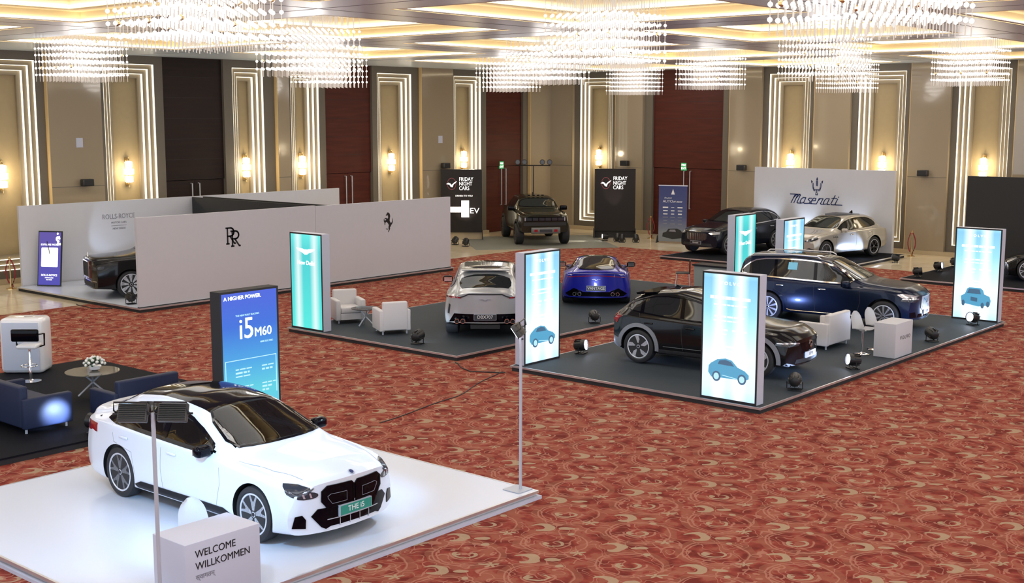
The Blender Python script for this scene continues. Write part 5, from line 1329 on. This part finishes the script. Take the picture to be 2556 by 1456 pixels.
k.ribbon('grille_diagonal', [(.32, .60), (-.32, .83)], .022, 'front', M_chrome, off=.02); k.decal('badge', circ(0, .72, .06), 'front', M_chrome, off=.024, res=.03); k.decal('badge', circ(0, .72, .042), 'front', M_ink, off=.028, res=.03)
k.decal('headlamp', [(.50, .86), (.70, .87), (.88, .84), (.90, .78), (.74, .74), (.52, .75)], 'front', M_lamp, mirror=True, off=.006, res=.04)
k.decal('running_light', [(.52, .80), (.88, .815), (.88, .84), (.52, .825)], 'front', M_lamps, mirror=True, off=.010, res=.04)
k.decal('headlamp', [(.70, .79), (.72, .89), (.42, .95), (.30, .93), (.42, .86)], 'side', M_lamps, mirror=True, off=.006, res=.04)
k.decal('lower_intake', [(-.55, .36), (-.5, .44), (.5, .44), (.55, .36)], 'front', M_gloss, off=.008); k.decal('fog_surround', [(.60, .36), (.66, .50), (.84, .50), (.84, .38)], 'front', M_gloss, mirror=True, off=.008); k.ribbon('lower_lip', [(-.7, .31), (0, .29), (.7, .31)], .02, 'front', M_chrome, off=.012)
k.plate('front', 'XC90', .47, M_platew, M_ink)
k.decal('tail_lamp', [(-3.98, .92), (-4.05, 1.10), (-3.86, 1.60), (-3.80, 1.60), (-3.92, 1.12), (-3.82, .94)], 'side', M_red, mirror=True, off=.007, res=.05)
k.gaps([[(-.62, 1.05), (-.58, .7), (-.66, .38)], [(-1.78, 1.1), (-1.76, .7), (-1.72, .38)], [(-2.86, 1.13), (-2.80, .85), (-2.48, .7), (-2.42, .42)]])
k.handles([-1.56, -2.66], M_chrome); k.mirrors(-.90, 1.06, P_blue, y=.92, sc=1.15); k.wheels('turbine')
k.decal('window_sticker', [(-2.52, 1.36), (-2.52, 1.54), (-2.28, 1.54), (-2.28, 1.36)], 'side', mat('sticker_blue', (.2, .55, .62), .4), side=-1, off=.010)
k.arches(P_blue, .05)
for j in range(3):
    k.ribbon('body_crease', [(-.3, .90), (-1.6, .93), (-2.9, .96)], .006, 'side', P_blue, mirror=True, off=.006) if j == 0 else None

# black electric crossover
P_blk = pmat('paint_black', (0.006, 0.006, 0.007), .14)
M_clad = mat('grey_cladding', (0.22, 0.23, 0.26), .45)
c = suv('black coupe-backed crossover with silver five-blade wheels, partly behind the nearest blue sign', (-12.32, 22.72, .124), 6.5, P_blk, nose=.87, tail=-3.57, wb=2.702, H=1.60, Wd=1.87, hood=1.03, cowl=-.50, r0=-1.38, r1=-2.45, R=.365, belt=.97,
    slope=[(-3.0, 1.40), (-3.35, 1.17), (-3.45, 1.12), (-3.57, 1.02)], zb=.24, rz=[(.2, .12), (.6, .0), (1.0, .02), (1.3, .1)])
k = Car(c, P_blk); k.body()
win = [(-.62, 1.01), (-1.15, 1.33), (-1.6, 1.44), (-2.3, 1.46), (-2.85, 1.33), (-3.12, 1.16), (-2.9, 1.11), (-1.8, 1.03)]
suv_glass(k, win, wsp(c, -.58, -1.36, .76, .58), [(-1.66, 1.03, 1.44), (-2.62, 1.08, 1.38)], M_gloss, .02)
k.decal('rear_window', [(-2.62, -.55), (-2.62, .55), (-3.26, .58), (-3.26, -.58)], 'top', M_glassd, off=.006, rnd=1)
k.decal('roof_glass', [(-1.45, -.5), (-1.45, .5), (-2.3, .5), (-2.3, -.5)], 'top', M_glassd, off=.004, rnd=1)
b = MB(); b.add([(-2.45, -.58, 1.53), (-2.45, .58, 1.53), (-2.95, .56, 1.475), (-2.95, -.56, 1.475), (-2.45, -.58, 1.50), (-2.45, .58, 1.50), (-2.93, .56, 1.44), (-2.93, -.56, 1.44)], [(0, 1, 2, 3), (7, 6, 5, 4), (3, 2, 6, 7), (0, 3, 7, 4), (1, 5, 6, 2), (0, 4, 5, 1)]); obj('roof_spoiler', b, M_gloss, k.T, smooth=False)
b = MB(); b.prism([(-2.30, 1.56), (-2.10, 1.57), (-2.24, 1.63)], .03, Matrix(((1, 0, 0, 0), (0, 0, -1, .015), (0, 1, 0, 0), (0, 0, 0, 1)))); obj('antenna_fin', b, M_gloss, k.T, smooth=False)
k.arches(M_clad, .085)
k.decal('lower_cladding', [(-.43, .255), (-.43, .36), (-2.27, .36), (-2.27, .255)], 'side', M_blackm, mirror=True, off=.012)
k.decal('rear_bumper_trim', [(-3.12, .27), (-3.14, .50), (-3.30, .56), (-3.56, .54), (-3.56, .34)], 'side', M_clad, mirror=True, off=.014); k.decal('rear_bumper_trim', [(-.8, .36), (-.8, .54), (.8, .54), (.8, .36)], 'rear', M_clad, off=.012)
k.decal('tail_lamp', [(-3.54, .86), (-3.55, 1.06), (-3.30, 1.0), (-3.36, .92)], 'side', M_red, mirror=True, off=.008, res=.05); k.decal('tail_lamp', [(.55, .80), (.62, 1.0), (.86, 1.0), (.86, .84), (.75, .78)], 'rear', M_red, mirror=True, off=.008, res=.05)
k.decal('headlamp', [(.46, .74), (.66, .78), (.86, .76), (.88, .70), (.74, .67), (.5, .68)], 'front', M_lamp, mirror=True, off=.006, res=.04); k.decal('running_light', [(.48, .715), (.86, .735), (.86, .752), (.48, .735)], 'front', M_lamps, mirror=True, off=.011, res=.04)
k.decal('grille_panel', [(-.40, .50), (-.42, .72), (.42, .72), (.40, .50)], 'front', M_gloss, off=.006); k.ribbon('badge_ring', circ(0, .66, .065, .065, 16), .02, 'front', M_chrome, off=.016, closed=True, res=.03)
k.decal('lower_intake', [(-.60, .32), (-.56, .40), (.56, .40), (.60, .32)], 'front', M_blackm, off=.008); k.ribbon('front_skid_trim', [(-.82, .33), (-.6, .27), (0, .255), (.6, .27), (.82, .33)], .05, 'front', M_clad, off=.012)
k.plate('front', 'EC40', .46, M_platew, M_ink)
k.gaps([[(-.56, 1.0), (-.53, .7), (-.60, .38)], [(-1.70, 1.02), (-1.68, .7), (-1.64, .38)], [(-2.72, 1.08), (-2.64, .85), (-2.30, .70), (-2.22, .42)]])
k.handles([-1.48, -2.46], P_blk); k.mirrors(-.84, .99, P_blk, y=.88); k.wheels('blade5'); k.ribbon('sill_line', [(-.6, .43), (-2.1, .43)], .012, 'side', M_chrome, mirror=True, off=.006)
k.ribbon('shoulder_line', [(-.4, .90), (-1.6, .905), (-2.6, .96), (-3.4, 1.0)], .008, 'side', P_blk, mirror=True, off=.008)

# silver SUV seen from behind
P_sil = pmat('paint_silver', (0.47, 0.49, 0.50), .25, .4)
c = suv('silver luxury SUV seen from behind, plate reading DBX707', (-21.85, 24.55, .124), 130.0, P_sil, nose=.90, tail=-4.10, wb=3.06, H=1.68, Wd=2.0, hood=1.08, cowl=-.6, r0=-1.6, r1=-2.95, R=.385, belt=1.0,
    slope=[(-3.35, 1.54), (-3.78, 1.27), (-3.92, 1.22), (-4.10, 1.10)], rz=[(.2, .16), (.55, .06), (.75, .0), (1.0, .06), (1.25, .12)], rw=.30, zb=.26)
k = Car(c, P_sil); k.body()
win = [(-.72, 1.05), (-1.35, 1.40), (-1.9, 1.52), (-2.7, 1.53), (-3.3, 1.36), (-3.45, 1.22), (-3.0, 1.12), (-1.8, 1.07)]
suv_glass(k, win, wsp(c, -.68, -1.55, .80, .60), [(-1.9, 1.07, 1.52)], M_gloss, .02)
k.decal('roof_glass', [(-1.65, -.56), (-1.65, .56), (-3.12, .53), (-3.12, -.53)], 'top', M_glassd, off=.005, rnd=1)
k.decal('rear_window', [(-3.42, -.55), (-3.42, .55), (-3.60, .64), (-3.80, .52), (-3.80, -.52), (-3.60, -.64)], 'top', M_glassd, off=.008, rnd=1)
k.decal('rear_window', [(-.54, 1.25), (-.60, 1.42), (.60, 1.42), (.54, 1.25)], 'rear', M_glassd, off=.006, rnd=1)
b = MB(); b.box(-3.45, -3.15, -.58, .58, 1.575, 1.605, b=.012); obj('roof_spoiler', b, P_sil, k.T)
k.ribbon('light_bar', [(-.93, .99), (-.62, .98), (-.50, 1.02), (-.40, 1.07), (.40, 1.07), (.50, 1.02), (.62, .98), (.93, .99)], .030, 'rear', M_blackm, off=.010, res=.05)
k.decal('tail_lamp', [(.56, .965), (.60, 1.0), (.88, 1.01), (.88, .975)], 'rear', M_red, mirror=True, off=.014, res=.05)
k.decal('rear_diffuser', [(-.86, .40), (-.74, .60), (.74, .60), (.86, .40), (.7, .28), (-.7, .28)], 'rear', M_gloss, off=.010, res=.07)
for sg in (1, -1):
    for q in (.52, .66):
        b = MB(); b.lathe([(.058, -.06), (.062, .05), (.05, .05), (.046, -.06)], 18, 'x', c=(-4.08, sg * q, .46), close=True); obj('exhaust_tip', b, M_chrome, k.T)
        b = MB(); b.lathe([(0, -.02), (.046, -.02), (.046, 0), (0, 0)], 14, 'x', c=(-4.06, sg * q, .46)); obj('exhaust_bore', b, M_blackm, k.T)
k.plate('rear', 'DBX707', .53, M_plated, M_inkw, w=.52, h=.13)
strokes([[(-.14, .015), (-.05, .02), (-.03, -.01), (.03, -.01), (.05, .02), (.14, .015)]], .014, M_inkg, frame('-x', (k.cast((0, .93), 'rear', 1)[0].x - .012, 0, .93)), k.T, 'badge')
k.decal('bumper_vent', [(.86, .58), (.83, .80), (.865, .83), (.90, .60)], 'rear', M_blackm, mirror=True, off=.008)
k.mirrors(-1.05, 1.02, M_gloss, y=.95, sc=1.1); k.wheels('multi', Wd=.32, face=M_rimb); k.gaps([[(-.70, 1.04), (-.66, .7), (-.72, .4)], [(-1.98, 1.06), (-1.96, .7), (-1.9, .4)]])
b = MB(); b.tube([(-3.3, -.7, .35), (-3.3, .7, .35)], .05, 8); b.box(-3.9, -2.6, -.35, .35, .24, .34); obj('rear_axle', b, M_blackm, k.T)

# blue sports coupe seen from behind
P_ult = pmat('paint_ultramarine', (0.012, 0.018, 0.36), .24, .2)
c = dict(label='bright blue sports coupe seen from behind, plate reading VANTAGE', loc=(-22.48, 30.18, .124), rot=126.5, wb=2.704, R=.345, rim=.78, fw=.35, rw=.30, gap=.035,
    zc=[(.92, .52), (.84, .60), (.5, .74), (0, .82), (-.6, .88), (-.75, .91), (-1.45, 1.20), (-1.8, 1.265), (-2.1, 1.25), (-2.7, 1.10), (-3.2, .96), (-3.4, .955), (-3.58, .92)],
    zt=[(.92, .50), (.84, .57), (.5, .71), (0, .80), (-.6, .82), (-.8, .86), (-1.45, 1.12), (-1.8, 1.18), (-2.1, 1.16), (-2.7, 1.0), (-3.2, .90), (-3.45, .90), (-3.58, .88)],
    yt=[(.92, .55), (.4, .66), (0, .70), (-.8, .72), (-1.5, .58), (-2.1, .54), (-2.7, .58), (-3.2, .70), (-3.58, .66)],
    zs=[(.92, .46), (.84, .50), (.4, .68), (0, .74), (-.8, .74), (-1.6, .78), (-2.7, .88), (-3.3, .87), (-3.58, .84)],
    ys=[(.92, .78), (.4, .90), (0, .92), (-1.2, .86), (-2.0, .88), (-2.7, .93), (-3.3, .86), (-3.58, .78)],
    ym=[(.92, .84), (.4, .95), (0, .97), (-1.2, .90), (-2.0, .93), (-2.7, .985), (-3.2, .97), (-3.58, .90)],
    zb=[(.92, .14), (.4, .13), (-3.0, .14), (-3.58, .24)], fz=[(.1, .08), (.4, 0), (.8, .1)], rz=[(.2, .12), (.4, .04), (.7, .05), (.9, .0)])
k = Car(c, P_ult); k.body()
win = [(-.88, .86), (-1.4, 1.06), (-1.8, 1.13), (-2.15, 1.11), (-2.55, .98), (-2.45, .90), (-1.6, .86)]
k.decal('side_window', win, 'side', M_glassd, mirror=True, rnd=1)
k.decal('windscreen', wsp(c, -.80, -1.42, .74, .54), 'top', M_glassd, off=.006, rnd=1)
k.decal('roof_panel', [(-1.47, -.52), (-1.47, .52), (-2.05, .50), (-2.05, -.50)], 'top', M_gloss, off=.005, rnd=1)
k.decal('rear_window', [(-2.12, -.46), (-2.10, 0), (-2.12, .46), (-2.75, .50), (-3.02, .42), (-3.06, 0), (-3.02, -.42), (-2.75, -.50)], 'top', M_glassd, off=.007, rnd=1)
k.ribbon('rear_window_frame', chaikin([(-2.12, -.48), (-2.09, 0), (-2.12, .48), (-2.75, .53), (-3.04, .45), (-3.09, 0), (-3.04, -.45), (-2.75, -.53)], 1, True), .04, 'top', M_gloss, off=.010, closed=True)
b = MB(); P = [(-3.50, y, .93 + .045 * (1 - (y / .8) ** 2)) for y in [-.8 + .1 * i for i in range(17)]]; b.tube(P, .028, 8); obj('boot_spoiler', b, P_ult, k.T)
k.ribbon('tail_lamp', [(-.80, .80), (-.5, .83), (0, .86), (.5, .83), (.80, .80)], .018, 'rear', M_red, off=.008)
k.plate('rear', 'VANTAGE', .50, M_plated, M_inkw, w=.52, h=.13)
k.decal('rear_diffuser', [(-.86, .34), (-.62, .50), (-.36, .40), (.36, .40), (.62, .50), (.86, .34), (.7, .22), (-.7, .22)], 'rear', M_gloss, off=.010)
for sg in (1, -1):
    for q in (.46, .60):
        b = MB(); b.lathe([(.05, -.05), (.055, .05), (.045, .05), (.04, -.05)], 16, 'x', c=(-3.56, sg * q, .36), close=True); obj('exhaust_tip', b, M_chrome, k.T)
k.mirrors(-1.15, .86, M_gloss, y=.92, sc=1.05); k.wheels('multi', Wd=.32, face=M_rimb)
strokes([[(-.12, .015), (-.04, .02), (-.02, -.01), (.02, -.01), (.04, .02), (.12, .015)]], .012, M_chrome, frame('-x', (k.cast((0, .74), 'rear', 1)[0].x - .012, 0, .74)), k.T, 'badge')

# black limousine SUV nose inside the stand
c = suv('black luxury limousine with upright silver grille, nose showing past the white partition', (-32.5, 20.12, .124), -109, P_blk, nose=1.12, tail=-4.35, wb=3.30, H=1.82, Wd=2.0, hood=1.24, cowl=-.35, r0=-1.2, r1=-3.7, R=.40, belt=1.14, fw=.14, fp=3.5, fz=[(.2, .10), (.4, .0), (1.3, .02)], rim=.78)
c['zc'][0] = (1.12, 1.14); c['zt'][0] = (1.12, 1.08); c['zs'][0] = (1.12, .96); c['zc'][1] = (1.06, 1.20); c['zt'][1] = (1.06, 1.14); c['zs'][1] = (1.06, 1.0)
k = Car(c, P_blk); k.body()
win = [(-.52, 1.19), (-1.05, 1.50), (-1.6, 1.66), (-3.4, 1.66), (-3.8, 1.40), (-3.8, 1.26), (-1.8, 1.22)]
suv_glass(k, win, wsp(c, -.42, -1.18, .82, .62), [(-1.72, 1.2, 1.66)], M_chrome, .025)
k.decal('front_grille', [(-.36, .60), (-.36, 1.06), (.36, 1.06), (.36, .60)], 'front', M_steel, off=.04, dep=.03)
for j in range(14): k.decal('grille_slat', [(-.33 + j * .049, .62), (-.315 + j * .049, .62), (-.315 + j * .049, 1.04), (-.33 + j * .049, 1.04)], 'front', M_blackm, off=.046, dep=.0)
k.ribbon('grille_surround', [(-.37, .59), (-.37, 1.07), (.37, 1.07), (.37, .59)], .03, 'front', M_chrome, off=.052, closed=True)
k.decal('headlamp', [(.50, .84), (.50, .93), (.86, .93), (.86, .86), (.78, .84)], 'front', M_lamp, mirror=True, off=.008); k.decal('headlamp', [(.98, .86), (.98, .95), (.72, .96), (.76, .88)], 'side', M_lamp, mirror=True, off=.008)
k.decal('lower_intake', [(-.7, .34), (-.66, .46), (.66, .46), (.7, .34)], 'front', M_blackm, off=.008); k.ribbon('bumper_trim', [(-.85, .52), (0, .50), (.85, .52)], .014, 'front', M_chrome, off=.012)
b = MB(); b.lathe([(.03, 0), (.015, .03), (.02, .09), (.006, .13)], 10, c=(1.0, 0, 1.19)); obj('bonnet_ornament', b, M_chrome, k.T)
k.wheels('limo', Wd=.28); k.mirrors(-.95, 1.18, P_blk, y=.94, sc=1.1)

# black SUV in front of the trident backdrop
P_sblk = pmat('paint_blue_black', (0.008, 0.010, 0.018), .16)
c = suv('black SUV on the trident stand, half hidden by the teal sign', (-25.35, 41.35, .124), -97, P_sblk, nose=.92, tail=-4.08, wb=3.0, H=1.68, Wd=1.97, hood=1.08, cowl=-.55, r0=-1.5, r1=-3.0, R=.385, belt=1.03, slope=[(-3.4, 1.52), (-3.85, 1.25), (-4.08, 1.10)])
k = Car(c, P_sblk); k.body()
win = [(-.72, 1.07), (-1.3, 1.40), (-1.8, 1.52), (-2.7, 1.53), (-3.2, 1.40), (-3.4, 1.25), (-3.2, 1.17), (-1.9, 1.10)]
suv_glass(k, win, wsp(c, -.66, -1.47, .78, .58), [(-1.8, 1.09, 1.52)], M_chrome, .03)
k.decal('front_grille', [(-.48, .62), (-.52, .78), (-.40, .86), (.40, .86), (.52, .78), (.48, .62), (.3, .52), (-.3, .52)], 'front', M_blackm, off=.008)
for j in range(11): k.decal('grille_slat', [(-.43 + j * .085, .56), (-.415 + j * .085, .56), (-.415 + j * .085, .82), (-.43 + j * .085, .82)], 'front', M_chrome, off=.014)
k.ribbon('grille_line', [(-.7, .90), (0, .885), (.7, .90)], .012, 'front', M_chrome, off=.010)
k.decal('headlamp', [(.56, .84), (.72, .88), (.88, .88), (.88, .80), (.66, .78)], 'front', M_lamps, mirror=True, off=.008, res=.05)
k.decal('lower_intake', [(-.7, .34), (-.66, .44), (.66, .44), (.7, .34)], 'front', M_blackm, off=.008); k.plate('front', 'Grecale', .46, M_plated, M_inkw)
k.handles([-1.62, -2.72], M_chrome, .24); k.mirrors(-1.0, 1.06, P_sblk, y=.94); k.wheels('multi'); k.gaps([[(-.66, 1.05), (-.62, .7), (-.70, .4)], [(-1.86, 1.08), (-1.84, .7), (-1.8, .4)], [(-2.9, 1.12), (-2.85, .85), (-2.5, .7)]])

# pearl SUV
P_pearl = pmat('paint_pearl', (0.50, 0.47, 0.42), .22, .35)
c = suv('pearl grey-white SUV with red interior before the trident backdrop', (-21.45, 41.75, .124), -101, P_pearl, nose=.88, tail=-3.97, wb=2.9, H=1.64, Wd=1.95, hood=1.05, cowl=-.5, r0=-1.4, r1=-2.85, R=.375, belt=1.02, slope=[(-3.2, 1.50), (-3.65, 1.22), (-3.97, 1.08)])
k = Car(c, P_pearl); k.body()
win = [(-.70, 1.06), (-1.2, 1.36), (-1.7, 1.48), (-2.5, 1.50), (-2.95, 1.40), (-3.12, 1.26), (-3.0, 1.17), (-1.8, 1.09)]
suv_glass(k, win, wsp(c, -.62, -1.38, .76, .58), [(-1.72, 1.08, 1.48)], M_gloss, .02)
k.decal('roof_panel', [(-1.45, -.56), (-1.45, .56), (-2.8, .54), (-2.8, -.54)], 'top', M_gloss, off=.005, rnd=1)
k.decal('headlamp', [(.50, .74), (.60, .80), (.78, .90), (.86, .89), (.88, .80), (.70, .72)], 'front', M_lamp, mirror=True, off=.008, res=.04, rnd=1)
for q in ((.62, .77), (.74, .82)): k.decal('lamp_projector', circ(q[0], q[1], .03, .03, 12), 'front', M_lamps, mirror=True, off=.012, res=.03)
k.decal('front_grille', [(-.42, .56), (-.50, .66), (-.42, .76), (.42, .76), (.50, .66), (.42, .56), (.2, .48), (-.2, .48)], 'front', M_blackm, off=.008, rnd=1)
k.decal('air_intake', [(.56, .36), (.56, .46), (.70, .52), (.86, .46), (.84, .36)], 'front', M_blackm, mirror=True, off=.008)
for j in range(3): k.decal('fender_vent', [(-.42 - j * .10, .84), (-.36 - j * .10, .88), (-.40 - j * .10, .89), (-.46 - j * .10, .85)], 'side', M_chrome, mirror=True, off=.006)
k.handles([-1.5, -2.6], M_chrome); k.mirrors(-.92, 1.04, P_pearl, y=.92); k.wheels('bmw', Wd=.26)
k.gaps([[(-.60, 1.04), (-.56, .7), (-.64, .4)], [(-1.8, 1.08), (-1.78, .7), (-1.74, .4)], [(-2.82, 1.12), (-2.76, .85), (-2.42, .7)]])
b = MB(); b.prism([(-2.75, 1.60), (-2.55, 1.62), (-2.72, 1.70)], .03, Matrix(((1, 0, 0, 0), (0, 0, -1, .015), (0, 1, 0, 0), (0, 0, 0, 1)))); obj('antenna_fin', b, M_gloss, k.T, smooth=False)

# off-road pickup
P_oliv = pmat('paint_black_olive', (0.028, 0.026, 0.016), .16, .2)
c = suv('dark off-road electric pickup facing the camera between the two black banners', (-33.15, 40.55, .012), -40, P_oliv, nose=.92, tail=-4.35, wb=3.445, H=1.98, Wd=2.20, hood=1.42, cowl=-.65, r0=-1.25, r1=-3.0, R=.445, belt=1.36, taper=.02, slope=[(-3.15, 1.70), (-3.3, 1.40), (-4.35, 1.38)], zb=.52, fw=.10, fp=4, fz=[(.2, .1), (.5, 0), (1.5, .02)], gap=.07, track=.98)
c['zc'][0] = (.92, 1.28); c['zt'][0] = (.92, 1.22); c['zs'][0] = (.92, 1.14); c['zc'][1] = (.86, 1.34); c['zt'][1] = (.86, 1.28); c['zs'][1] = (.86, 1.2)
k = Car(c, P_oliv); k.body()
win = [(-.86, 1.42), (-1.15, 1.74), (-1.5, 1.82), (-2.8, 1.82), (-2.95, 1.44), (-1.8, 1.42)]
suv_glass(k, win, wsp(c, -.74, -1.22, .84, .72), [(-1.85, 1.42, 1.82)], M_gloss, .02)
k.decal('front_panel', [(-.86, 1.02), (-.86, 1.20), (.86, 1.20), (.86, 1.02)], 'front', M_gloss, off=.010)
for j in range(6): k.decal('grille_cell', [(-.80 + j * .27, 1.05), (-.80 + j * .27, 1.17), (-.56 + j * .27, 1.17), (-.56 + j * .27, 1.05)], 'front', M_lamp, off=.018, res=.06)
for j in (-.84, .84): k.decal('headlamp', [(j - .02, 1.04), (j - .02, 1.18), (j + .02, 1.18), (j + .02, 1.04)], 'front', M_lamps, off=.020, res=.06)
k.decal('bumper_band', [(-.90, .84), (-.90, .98), (.90, .98), (.90, .84)], 'front', M_blackm, off=.015)
b = MB(); b.box(.90, 1.02, -.62, .62, .52, .78, b=.03); obj('front_bumper', b, mat('bumper_grey', (.16, .16, .15), .4, .5), k.T)
for sg in (-1, 1): b = MB(); b.box(1.015, 1.03, sg * .42 - .07, sg * .42 + .07, .60, .70); obj('tow_hook', b, M_red, k.T, smooth=False)
b = MB(); b.box(1.018, 1.03, -.26, .26, .58, .70); obj('number_plate', b, M_plated, k.T, smooth=False)
k.arches(M_blackm, .10); k.mirrors(-.98, 1.40, M_gloss, y=1.05, sc=1.35); k.wheels('turbine', Wd=.33, face=M_rimb)
b = MB()
for q in (-.3, -.1, .1, .3): b.box(-1.42, -1.32, q - .05, q + .05, 1.955, 2.0, b=.01)
obj('roof_lamp', b, M_gloss, k.T)
b = MB(); b.prism([(-2.2, 1.96), (-2.0, 1.97), (-2.15, 2.07)], .03, Matrix(((1, 0, 0, 0), (0, 0, -1, .015), (0, 1, 0, 0), (0, 0, 0, 1)))); obj('antenna_fin', b, M_gloss, k.T, smooth=False)

# dark car cut off by the right edge
c = dict(label='black sports car on the right platform, cut off by the right edge of the picture', loc=(-13.2, 41.6, .124), rot=-170, wb=2.93, R=.36, rim=.78, fw=.35, rw=.25, gap=.035,
    zc=[(.95, .58), (.86, .68), (.5, .80), (0, .88), (-.6, .96), (-.75, .99), (-1.5, 1.30), (-2.0, 1.35), (-2.6, 1.28), (-3.3, 1.05), (-3.9, 1.02), (-4.0, .95)],
    zt=[(.95, .56), (.86, .65), (.5, .78), (0, .86), (-.6, .90), (-.8, .93), (-1.5, 1.21), (-2.0, 1.27), (-2.6, 1.18), (-3.3, .98), (-3.9, .97), (-4.0, .92)],
    yt=[(.95, .55), (.4, .68), (0, .72), (-.8, .72), (-1.6, .60), (-2.5, .58), (-3.3, .70), (-4.0, .66)],
    zs=[(.95, .52), (.86, .57), (.4, .74), (0, .80), (-.8, .82), (-2, .86), (-2.9, .94), (-4.0, .90)],
    ys=[(.95, .80), (.4, .90), (0, .93), (-1.2, .88), (-2.9, .93), (-4.0, .80)], ym=[(.95, .86), (.4, .96), (0, .975), (-1.4, .92), (-2.9, .975), (-4.0, .88)],
    zb=[(.95, .15), (.4, .14), (-3.3, .15), (-4.0, .24)], fz=[(.1, .1), (.4, 0), (.9, .12)], rz=[(.2, .1), (.5, 0), (1, .05)])
k = Car(c, P_blk); k.body()
k.decal('side_window', [(-.88, .92), (-1.5, 1.17), (-2.0, 1.23), (-2.6, 1.14), (-2.9, 1.0), (-1.8, .94)], 'side', M_glassd, mirror=True, rnd=1)
k.decal('windscreen', wsp(c, -.80, -1.48, .74, .56), 'top', M_glassd, off=.006, rnd=1)
k.decal('headlamp', [(.56, .58), (.66, .72), (.80, .74), (.84, .64), (.72, .56)], 'front', M_lamps, mirror=True, off=.008, res=.05, rnd=1)
k.decal('front_grille', [(-.45, .28), (-.5, .40), (-.35, .50), (.35, .50), (.5, .40), (.45, .28)], 'front', M_blackm, off=.008, rnd=1)
k.mirrors(-1.05, .94, P_blk, y=.90); k.wheels('multi')
